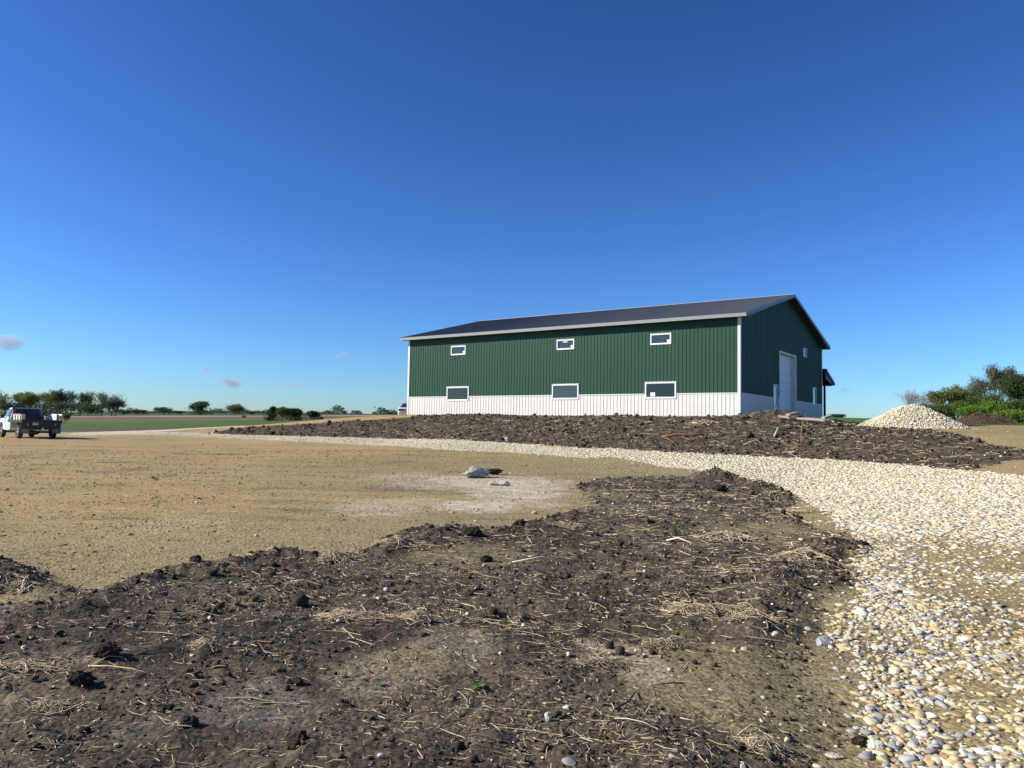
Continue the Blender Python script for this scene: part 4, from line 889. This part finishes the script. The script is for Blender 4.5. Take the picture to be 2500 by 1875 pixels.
for a in [('upright pale tuft of dead grass right of the two yellow stalks', 492, 1600, .07, .10, 60, .10, .005, .05), ('long flat mat of pale straw left of the centre of the mound', 850, 1525, .26, .12, 260, .13, .006, .03),
          ('rounded straw tuft just right of the long flat mat', 1018, 1535, .15, .12, 120, .12, .006, .07), ('light straw tuft on the rim near the top of the mound', 1380, 1300, .22, .16, 90, .16, .010, .10), ('tangled straw heap beside the green grass tuft', 1765, 1330, .42, .26, 170, .30, .012, .10),
          ('wide mat of grey straw in the lower right of the mound', 1690, 1515, .38, .16, 260, .15, .006, .05), ('pale straw fan at the end of the wide grey mat', 1830, 1545, .20, .10, 110, .16, .007, .05), ('dark grey heap of stalks beside the sandy patch', 1632, 1603, .17, .10, 260, .10, .005, .05, None, 0, .72), ('dead brown stalks left below the sandy patch', 1462, 1655, .16, .07, 190, .10, .005, .04, None, 0, .6),
          ('pale straw nest at the bottom edge right of centre', 1860, 1850, .10, .07, 200, .09, .0045, .05), ('straw mat on the rim of the tan yard, left of centre', 820, 1382, .22, .16, 170, .13, .007, .06), ('straw whorl on the rim above the rounded tuft', 985, 1350, .34, .2, 130, .17, .008, .07), ('white dead tuft on the left side patch of soil', 48, 1443, .14, .1, 50, .14, .009, .05),
          ('thick pale litter at the left edge, middle height', 60, 1660, .25, .10, 190, .09, .005, .03), ('straw tuft on the right rim where the gravel bends', 1925, 1252, .5, .2, 70, .25, .012, .05), ('pale bundle at the upper bank, below the barn wall', 1717, 1033, .9, .45, 110, .5, .03, .12), ('matted straw across the right of the mound near the gravel', 1950, 1385, .45, .25, 120, .28, .009, .05),
          ('light straw strewn near the bottom left corner', 130, 1760, .16, .07, 140, .08, .0045, .02)]: clump(*a)
def stalk(label, pix, wd, colr, name='stalk', lift=.02, ends=None, group=None, cat=None):
    pts = [place(*p) for p in pix]; o0 = pts[0].copy(); n_ = len(pts)
    P = [p-o0+Vector((0, 0, lift*(.4+math.sin(math.pi*i/(n_-1))))) for i, p in enumerate(pts)]
    m = MB(); m.tube(P, [wd*(1-.45*i/(n_-1))/2 for i in range(n_)], 6)
    o = m.build(name, mat('%s_%d' % (name, int(colr[0]*1000+colr[2]*100)), colr, .8, spec=.2, noise=(20, .2)), label=label, cat=cat or name, smooth=True, group=group); o.location = o0; return o
YS = (.58, .50, .24)
stalk('straight pale yellow stalk, lower of the two long ones at left', [(214, 1658), (265, 1660), (320, 1668), (362, 1680)], .009, YS)
stalk('pale yellow stalk, upper of the two long ones at left', [(225, 1657), (262, 1648), (295, 1644)], .007, YS)
stalk('bent pale stalk in the soil at the lower left edge', [(205, 1808), (235, 1797), (258, 1795)], .006, (.52, .45, .28))
stalk('long curved pale stalk at the bottom right of the mound', [(1500, 1797), (1530, 1804), (1570, 1827), (1612, 1832)], .006, (.60, .54, .40))
stalk('short straight yellow stalk at the bottom right', [(1660, 1792), (1712, 1797)], .006, (.62, .56, .30))
stalk('angled straw stalk pointing at the curved one', [(1574, 1782), (1590, 1765), (1605, 1745)], .005, (.56, .50, .36))
stalk('bent stalk in front of the straw nest at the bottom', [(1800, 1826), (1842, 1806), (1882, 1801)], .007, (.58, .50, .28))
stalk('long white stalk beside the green grass tuft', [(1628, 1333), (1655, 1338), (1690, 1344)], .025, (.66, .60, .46), lift=.05)
stalk('very long brown stem slanting across the lower middle', [(1088, 1790), (1130, 1760), (1168, 1728)], .006, (.40, .34, .20))
stalk('thin straw stem slanting in the middle of the mound', [(930, 1591), (955, 1578), (978, 1567)], .008, (.50, .44, .28))
stalk('long pale branched stem at the centre right', [(1250, 1392), (1320, 1391), (1385, 1388)], .018, (.60, .52, .36), lift=.04)
stalk('dark twig curving by the sandy patch edge', [(1670, 1700), (1640, 1707), (1600, 1712), (1590, 1707)], .010, (.06, .05, .04), name='twig')
stalk('black bent twig in the soil right below the stalk heap', [(1500, 1772), (1535, 1763), (1545, 1740), (1552, 1722)], .013, (.045, .036, .03), name='twig')
RB = (.21, .10, .055)
def branch(label, main, subs, wd, colr):
    pts = [place(*p) for p in main]; o0 = pts[0].copy(); m = MB(); n_ = len(pts)
    up_ = lambda i: Vector((0, 0, .10+.12*math.sin(math.pi*i/max(1, n_-1))))
    m.tube([p-o0+up_(i) for i, p in enumerate(pts)], [wd*(1-.5*i/(n_-1))/2 for i in range(n_)], 7)
    o = m.build('fallen_branch', mat('branch_%d' % int(colr[0]*1000), colr, .8, noise=(8, .3)), smooth=True, label=label, cat='branch'); o.location = o0
    for sb in subs:
        q = [place(*p)-o0+Vector((0, 0, .12)) for p in sb]; m = MB(); m.tube(q, [wd*.45/2*(1-.5*i/(len(q)-1)) for i in range(len(q))], 5); m.build('twig', o.data.materials[0], o, smooth=True)
branch('red brown forked branch lying on the bank above the drive', [(1616, 1075), (1650, 1071), (1690, 1071), (1722, 1069)], [[(1616, 1075), (1636, 1080), (1652, 1091)], [(1690, 1071), (1712, 1064)], [(1665, 1072), (1680, 1082)], [(1680, 1079), (1700, 1078), (1725, 1079)]], .11, RB)
branch('grey brown stick lying across the bank, right of the red branch', [(1815, 1090), (1845, 1087), (1866, 1089)], [[(1845, 1087), (1862, 1081)]], .07, (.26, .20, .14))
branch('curved pale root lying on the bank below the log frame', [(1891, 1068), (1900, 1056), (1915, 1050)], [[(1900, 1056), (1912, 1053)]], .10, (.44, .38, .27))
branch('short rusty stick on the lower bank', [(1886, 1096), (1900, 1089)], [[(1890, 1094), (1900, 1094)]], .07, (.34, .15, .07))
# upright thin stake with a reddish bent top
p = place(1956, 1092); m = MB(); m.tube([(0, 0, -.05), (.0, 0, .35), (.02, 0, .75), (.10, 0, 1.05), (.22, .05, 1.3)], [.016, .014, .012, .010, .006], 6)
o = m.build('sapling', mat('sapling_bark', (.38, .20, .10), .8), smooth=True, label='thin reddish leafless sapling standing on the bank', cat='sapling'); o.location = p
# seedlings
M_SEED = mat('seedling_leaf', (.14, .26, .045), .5, trans=.3)
def seedling(label, px, py, n, L, w_, elev=.5, name='seedling', mt=None, wob=.3):
    p = place(px, py); o = empty(name, p, 0, label, 'weed', 'green weeds sprouting in the dark soil'); m = MB()
    for i in range(n):
        a = 2*math.pi*i/n+random.uniform(-wob, wob); l = L*random.uniform(.7, 1.15); d = Vector((math.cos(a), math.sin(a), 0)); s = Vector((-d.y, d.x, 0)); e = elev*random.uniform(.6, 1.4)
        q = [d*l*t+Vector((0, 0, l*(e*t*1.5-.5*t*t))) for t in (0, .3, .6, .85, 1)]; ws = [.08, .35, .5, .32, .02]
        V = []
        for c_, k_ in zip(q, ws): V += [c_-s*w_*k_+Vector((0, 0, w_*.12)), c_, c_+s*w_*k_+Vector((0, 0, w_*.12))]
        m.add(V, [(3*j+b, 3*j+b+1, 3*j+b+4, 3*j+b+3) for j in range(4) for b in (0, 1)])
    m.build('leaves', mt or M_SEED, o); MB().tube([(0, 0, -.01), (0, 0, L*.2)], w_*.08, 5).build('stem', mt or M_SEED, o)
seedling('bright three leaved green seedling at the lower middle', 1165, 1706, 6, .055, .034, .6)
seedling('small pale green seedling left of the brightest one', 927, 1700, 5, .034, .020, .6)
seedling('tiny green sprout between the two seedlings', 1068, 1672, 5, .028, .015, .5)
seedling('low green weed behind the grey heap of stalks', 1648, 1567, 7, .06, .022, .35)
seedling('yellow green weed beside the angled straw stalk', 1607, 1765, 6, .03, .014, .4)
seedling('green rosette in the middle left of the mound', 955, 1421, 7, .07, .025, .4)
seedling('pale green sprout near the dead grass tuft', 582, 1582, 5, .03, .02, .8)
seedling('green sprout high in the tan yard', 485, 1218, 7, .09, .04, .4, mt=mat('yard_weed', (.08, .12, .03), .6, trans=.3))
gt = mat('grass_blade', (.10, .16, .035), .6, trans=.3)
seedling('tuft of green grass on the right part of the mound', 1652, 1324, 90, .10, .005, 1.3, name='grass_tuft', mt=gt, wob=2)
seedling('short green grass on the left rim of the mound', 425, 1425, 50, .06, .004, 1.0, name='grass_tuft', mt=gt, wob=2)
seedling('faint green grass in the far middle of the tan yard', 375, 1170, 50, .12, .014, .6, name='grass_tuft', mt=gt, wob=2)
seedling('green grass blades in the near left of the tan yard', 385, 1242, 16, .10, .009, 1.2, name='grass_tuft', mt=gt, wob=2)

# ------------------------------------------------------------------ log frame on the bank
LW = mat('peeled_log', (.42, .34, .26), .8, spec=.2, noise=(5, .22), bump=(14, .6, .02))
pA, pB = Vector(toworld(1900, 1021, 37.3)), Vector(toworld(2036, 1033, 36.2)); print('log', pA.z, gz(pA.x, pA.y), pB.z, gz(pB.x, pB.y)); d_ = (pB-pA); d_.z = 0; Lg = d_.length; rzl = math.atan2(d_.y, d_.x)
mid = (pA+pB)/2; zA, zB = max(pA.z, gz(pA.x, pA.y)), max(pB.z, gz(pB.x, pB.y))
fr = empty('log_frame', (mid.x, mid.y, (zA+zB)/2+.05), 0, 'wooden frame of two peeled logs and two cross pieces on the bank', 'log frame')
dv = Vector((d_.x, d_.y, zB-zA)); dn = dv.normalized(); side = Vector((-dn.y, dn.x, 0)).normalized()
for k, (sd, a, b) in enumerate([(0, -.5, .5), (1, -.34, .51)]):
    m = MB(); q = [dv*t+side*sd*.55+Vector((0, 0, .0 if sd == 0 else .03))+Vector((0, 0, .012*math.sin(9*t))) for t in np.linspace(a, b, 9)]
    m.tube(q, [.078-.012*abs(math.sin(7*i)) for i in range(9)], 12); m.build('log', LW, fr, smooth=False)
for t in (-.27, .36):
    c0 = dv*t+Vector((0, 0, .13)); m = MB(); m.beam(c0-side*.25-dn*.12, c0+side*.80+dn*.16+Vector((0, 0, .16)), .19, .10); m.build('cross_piece', LW, fr, bevel=.01)

# ------------------------------------------------------------------ flatbed truck
M_MINT = mat('mint_paint', (.62, .72, .70), .3, coat=.4, noise=(2, .06)); M_BLK = mat('black_steel', (.018, .018, .020), .5, noise=(4, .25)); M_RUB = mat('tyre_rubber', (.025, .024, .022), .9, noise=(9, .3))
M_HUB = mat('dusty_hub', (.52, .49, .42), .6, noise=(8, .2)); M_BEI = mat('weathered_board', (.60, .50, .40), .75, noise=(4, .2)); M_WBD = mat('white_board', (.80, .78, .73), .6, noise=(4, .1)); M_GRYB = mat('grey_board', (.22, .21, .20), .8)
M_RED = mat('red_plastic', (.35, .03, .03), .4); M_CHR = mat('dull_chrome', (.5, .5, .5), .25, 1); M_FLAP = mat('mud_flap', (.10, .10, .095), .85); M_CARG = mat('car_glass', (.02, .025, .03), .05, spec=.9)
tp = toworld(101, 1066, 45.2); tz = float(ground([tp[0]], [tp[1]])[0])
tr = empty('flatbed_truck', (tp[0], tp[1], tz), R(47.5), 'pale mint pickup with black flatbed and headache rack at the left edge', 'truck')
BWD = 1.07; DZ = 1.10
m = MB(); m.bb((-BWD, 0, DZ-.09), (BWD, 2.7, DZ)); m.bb((-BWD, -.03, DZ-.16), (BWD, 0, DZ+.02)); m.bb((-BWD, 0, DZ-.15), (-BWD+.05, 2.7, DZ-.09)); m.bb((BWD-.05, 0, DZ-.15), (BWD, 2.7, DZ-.09)); m.build('flatbed', M_BLK, tr, bevel=.008)
m = MB(); m.prism([(-BWD+.02, DZ-.16), (BWD-.02, DZ-.16), (BWD-.16, DZ-.46), (-BWD+.30, DZ-.46)], 'y', .0, .05); sk = m.build('rear_skirt', M_BLK, tr)
m = MB(); m.bb((-.42, .1, .55), (-.30, 5.2, .72)); m.bb((.30, .1, .55), (.42, 5.2, .72)); m.bb((-.42, .3, .58), (.42, .42, .70)); m.tube([(-.85, 1.0, .38), (.85, 1.0, .38)], .055, 10); m.tube([(-.8, 4.7, .38), (.8, 4.7, .38)], .05, 10); m.lathe([(.05, -.16), (.15, -.10), (.15, .10), (.05, .16)], (0, 1.0, .38), (0, 1, 0), 14); m.bb((-.5, 1.4, .60), (.5, 3.4, .95)); m.build('chassis', M_BLK, tr)
m = MB(); m.bb((-.06, -.22, .52), (.06, .12, .60)); m.lathe([(.03, 0), (.03, .05), (.015, .06), (.03, .085), (.012, .115)], (0, -.18, .60), (0, 0, 1), 12); m.build('tow_hitch', M_CHR, tr)
MB().tube([(-.2, -.05, .50), (-.2, .5, .50)], .035, 10).build('exhaust_pipe', M_CHR, tr)
pl = MB().bb((-.50, -.045, .80), (-.20, -.035, .95)).build('licence_plate', mat('plate_white', (.62, .64, .66), .4), tr)
m = MB()
for i in range(6): m.bb((-.475+i*.045, -.0475, .845), (-.475+i*.045+.026, -.0455, .905))
m.build('plate_marks', mat('plate_dark', (.08, .09, .14), .6), pl)
for x in (.70, -.75): MB().bb((x-.05, -.05, DZ-.34), (x+.05, -.03, DZ-.20)).build('tail_light', mat('amber_lens', (.45, .20, .10), .3), tr, bevel=.006)
def wheel(x, y, out, r=.385, wdt=.24, hub=M_HUB):
    e = empty('wheel', (0, 0, 0)); e.parent = tr; a = (out, 0, 0)
    m = MB(); m.lathe([(r*.60, -wdt/2+.01), (r*.88, -wdt/2), (r*.97, -wdt/2+.03), (r, -wdt/4), (r, wdt/4), (r*.97, wdt/2-.03), (r*.88, wdt/2), (r*.60, wdt/2-.01)], (x, y, r), a, 30); m.build('tyre', M_RUB, e, smooth=False)
    m = MB(); m.lathe([(r*.61, -wdt*.35), (r*.61, wdt/2-.015), (r*.56, wdt/2-.0), (r*.50, wdt/2-.05), (r*.22, wdt/2-.06), (r*.18, wdt/2-.01), (r*.05, wdt/2+.0)], (x, y, r), a, 24); m.build('rim', hub, e)
wheel(-.88, 1.0, -1); wheel(.88, 1.0, 1); wheel(-.80, 4.72, -1, wdt=.22); wheel(.80, 4.72, 1, wdt=.22)
for x in (-.72, .86):
    f = MB().bb((x-.27, .42, .30), (x+.27, .44, .92)).build('mud_flap', M_FLAP, tr); MB().bb((x-.16, .405, .36), (x+.16, .418, .56)).build('weight_plate', mat('dull_plate', (.24, .24, .23), .5), f)
# headache rack
m = MB(); ry_ = 2.62; rt = 2.04; hw = .80
m.beam((-hw, ry_, DZ), (-hw, ry_, rt), .06, .06, (0, 1, 0)); m.beam((hw, ry_, DZ), (hw, ry_, rt), .06, .06, (0, 1, 0)); m.beam((-hw-.03, ry_, rt), (hw+.03, ry_, rt), .07, .07)
m.beam((-BWD+.03, ry_-.0, DZ), (-hw, ry_, rt-.03), .05, .05, (0, 1, 0)); m.beam((BWD-.03, ry_, DZ), (hw, ry_, rt-.03), .05, .05, (0, 1, 0)); m.beam((-hw, ry_, DZ+.22), (hw, ry_, DZ+.22), .05, .05)
m.bb((-hw, ry_, DZ), (hw, ry_+.02, DZ+.24))
for k in range(7): z = DZ+.31+k*.088; m.beam((-hw+.03, ry_, z), (hw-.03, ry_, z), .05, .042)
m.beam((0, ry_, DZ+.2), (0, ry_, rt), .04, .03, (0, 1, 0)); m.build('headache_rack', M_BLK, tr)
# side boards
m = MB(); m.bb((-BWD, .02, DZ+.0), (-BWD+.03, 1.85, DZ+.30)); lb = m.build('side_board', M_BEI, tr)
for y in (.10, .62, 1.14, 1.66): MB().bb((-BWD-.03, y, DZ-.02), (-BWD, y+.09, DZ+.27)).build('stake', M_BLK, lb)
MB().bb((-BWD+.03, -.0, DZ+.02), (-BWD+.19, .03, DZ+.33)).build('end_board', M_BEI, tr)
MB().bb((-BWD+.03, .5, DZ+.27), (-BWD+.25, 1.8, DZ+.36)).build('red_tray', M_RED, tr, bevel=.02)
m = MB(); m.bb((BWD-.04, .02, DZ+.0), (BWD, 2.55, DZ+.38)); m.build('side_board', M_WBD, tr, bevel=.004)
MB().bb((BWD-.32, .0, DZ+.0), (BWD-.20, .03, DZ+.36)).build('end_board', M_GRYB, tr); MB().bb((BWD-.20, -.0, DZ+.03), (BWD-.0, .04, DZ+.30)).build('end_board', M_BEI, tr)
# cab and hood (side profile y,z)
cw = .92
m = MB(); m.prism([(2.80, .62), (2.80, 1.22), (4.05, 1.22), (5.62, 1.12), (5.70, .95), (5.70, .58), (5.12, .52), (5.08, .80), (4.92, .92), (4.52, .92), (4.34, .80), (4.30, .50), (3.9, .46), (2.95, .46)], 'x', -cw, cw); bd = m.build('body', M_MINT, tr, bevel=.035)
V = [(-cw+.02, 2.80, 1.215), (cw-.02, 2.80, 1.215), (cw-.02, 4.08, 1.215), (-cw+.02, 4.08, 1.215), (-cw+.16, 2.90, 1.84), (cw-.16, 2.90, 1.84), (cw-.16, 3.62, 1.84), (-cw+.16, 3.62, 1.84)]
m = MB(); m.add(V, [(0, 1, 2, 3), (4, 7, 6, 5), (0, 4, 5, 1), (1, 5, 6, 2), (2, 6, 7, 3), (3, 7, 4, 0)]); cb = m.build('cab', M_MINT, tr, bevel=.05)
def lerp3(a, b, t): return Vector(a)*(1-t)+Vector(b)*t
def quad_on(c0, c1, c2, c3, u0, u1, v0, v1, off):
    def P(u, v): return lerp3(lerp3(c0, c1, u), lerp3(c3, c2, u), v)
    n_ = (Vector(c1)-Vector(c0)).cross(Vector(c3)-Vector(c0)).normalized(); pts = [P(u0, v0), P(u1, v0), P(u1, v1), P(u0, v1)]
    m = MB(); m.add([p-n_*.01 for p in pts]+[p+n_*off for p in pts], [(0, 3, 2, 1), (4, 5, 6, 7), (0, 1, 5, 4), (1, 2, 6, 5), (2, 3, 7, 6), (3, 0, 4, 7)]); return m
quad_on(V[3], V[0], V[4], V[7], .16, .84, .12, .84, .006).build('side_window', M_CARG, cb); quad_on(V[1], V[2], V[6], V[5], .16, .84, .12, .84, .006).build('side_window', M_CARG, cb)
quad_on(V[0], V[1], V[5], V[4], .10, .90, .12, .84, .006).build('rear_window', M_CARG, cb); quad_on(V[2], V[3], V[7], V[6], .06, .94, .08, .92, .006).build('windscreen', M_CARG, cb)
for sx in (-1, 1):
    d = MB(); d.bb((sx*cw, 3.0, .60), (sx*(cw+.012), 3.98, 1.20)); dd = d.build('door', M_MINT, tr, bevel=.005); MB().bb((sx*(cw+.012), 3.08, 1.02), (sx*(cw+.04), 3.22, 1.06)).build('handle', M_CHR, dd)
    MB().bb((sx*(cw+.06), 3.84, 1.22), (sx*(cw+.24), 3.90, 1.42)).build('wing_mirror', M_BLK, tr, bevel=.01)
    MB().bb((sx*.62-.13, 5.69, .86), (sx*.62+.13, 5.72, 1.02)).build('headlight', mat('lamp_glass', (.7, .7, .7), .1), tr)
MB().bb((-.95, 5.70, .50), (.95, 5.84, .66)).build('bumper', M_CHR, tr, bevel=.02)

# ------------------------------------------------------------------ white car behind the far barn corner
wp = toworld(998, 1022, 63); ang_c = math.atan2(wp[1], wp[0])-math.pi/2
cz = toworld(998, 1024, 63)[2]
car = empty('parked_car', (wp[0], wp[1], cz), ang_c, 'white car parked at the far left barn corner, only its tail showing', 'car')
M_WP = mat('white_car_paint', (.80, .80, .80), .25, coat=.5)
m = MB(); m.prism([(0, .38), (-.02, .55), (.02, .88), (.10, .97), (.95, 1.02), (3.3, .98), (4.4, .86), (4.6, .70), (4.62, .35), (4.4, .22), (.25, .22)], 'x', -.9, .9); m.build('body', M_WP, car, bevel=.10)
V = [(-.78, .85, .98), (.78, .85, .98), (.78, 3.6, .96), (-.78, 3.6, .96), (-.50, 1.75, 1.34), (.50, 1.75, 1.34), (.60, 2.7, 1.42), (-.60, 2.7, 1.42)]
m = MB(); m.add(V, [(0, 1, 2, 3), (4, 7, 6, 5), (0, 4, 5, 1), (1, 5, 6, 2), (2, 6, 7, 3), (3, 7, 4, 0)]); m.build('greenhouse', M_CARG, car, bevel=.04)
MB().bb((-.54, 1.7, 1.335), (.54, 2.75, 1.42)).build('roof', M_WP, car, bevel=.03)
for sx in (-1, 1): MB().bb((sx*.42, -.035, .72), (sx*.88, .05, .86)).build('tail_light', mat('red_lens', (.30, .01, .02), .15), car, bevel=.01)
MB().bb((-.42, -.034, .755), (.42, .05, .83)).build('light_bar', mat('red_lens', (.30, .01, .02), .15), car)
MB().bb((-.26, -.045, .52), (.26, -.025, .64)).build('licence_plate', mat('plate_white', (.62, .64, .66), .4), car)
for x in (-.80, .80):
    for y in (.85, 3.65):
        e = empty('wheel'); e.parent = car; s_ = 1 if x > 0 else -1
        MB().lathe([(.2, -.1), (.31, -.1), (.33, 0), (.31, .1), (.2, .1)], (x, y, .33), (s_, 0, 0), 20).build('tyre', M_RUB, e); MB().lathe([(.2, -.08), (.2, .08), (.05, .095)], (x, y, .33), (s_, 0, 0), 16).build('rim', M_CHR, e)

# ------------------------------------------------------------------ clouds: small thin vapour volumes
def cloud(label, px, py, wpx, hpx, dens, seed, D=1500):
    m = bpy.data.materials.new('vapour'); m.use_nodes = True; t = m.node_tree; L = t.links.new; t.nodes.remove(t.nodes['Principled BSDF'])
    pv = t.nodes.new('ShaderNodeVolumePrincipled'); pv.inputs['Color'].default_value = (.80, .78, .82, 1); pv.inputs['Anisotropy'].default_value = .2
    tc = t.nodes.new('ShaderNodeTexCoord'); n_ = t.nodes.new('ShaderNodeTexNoise'); n_.inputs['Scale'].default_value = 1.6; n_.inputs['Detail'].default_value = 4; n_.noise_dimensions = '4D'; n_.inputs['W'].default_value = seed
    L(tc.outputs['Object'], n_.inputs['Vector'])
    ln = t.nodes.new('ShaderNodeVectorMath'); ln.operation = 'LENGTH'; L(tc.outputs['Object'], ln.inputs[0])
    ms = t.nodes.new('ShaderNodeMath'); ms.operation = 'SUBTRACT'; L(n_.outputs[0], ms.inputs[0])
    m2 = t.nodes.new('ShaderNodeMath'); m2.operation = 'MULTIPLY'; m2.inputs[1].default_value = .62; L(ln.outputs['Value'], m2.inputs[0]); L(m2.outputs[0], ms.inputs[1])
    m3 = t.nodes.new('ShaderNodeMath'); m3.operation = 'MULTIPLY'; m3.use_clamp = False; m3.inputs[1].default_value = dens; 
    mx = t.nodes.new('ShaderNodeMath'); mx.operation = 'MAXIMUM'; mx.inputs[1].default_value = 0; L(ms.outputs[0], mx.inputs[0]); L(mx.outputs[0], m3.inputs[0]); L(m3.outputs[0], pv.inputs['Density'])
    L(pv.outputs[0], t.nodes['Material Output'].inputs['Volume'])
    v, f = ICO[2]; p = toworld(px, py, D); o = np_mesh('cloud', v, f, m, label=label, cat='cloud'); o['group'] = 'small grey clouds low in the sky'
    o.location = p; o.scale = (wpx/2*D/FPX*1.15, wpx/2*D/FPX, hpx/2*D/FPX*1.3)
cloud('largest soft mauve grey cloud, at the left edge of the sky', 18, 836, 96, 40, .10, 1)
cloud('thin grey wisp of cloud, uppermost of those above the left skyline', 506, 901, 40, 12, .15, 2)
cloud('grey oval cloud above the lone trees', 562, 934, 72, 24, .13, 3)
cloud('very small grey cloud above the bush cluster', 723, 940, 34, 14, .13, 4)
cloud('faint streaky cloud left of the barn roof', 836, 867, 48, 20, .06, 5)
cloud('faint cloud low in the sky right of the barn porch', 2062, 953, 34, 14, .08, 6)
cloud('faint mauve cloud touching the leafless tree', 2192, 963, 46, 16, .07, 7)
print('all done')
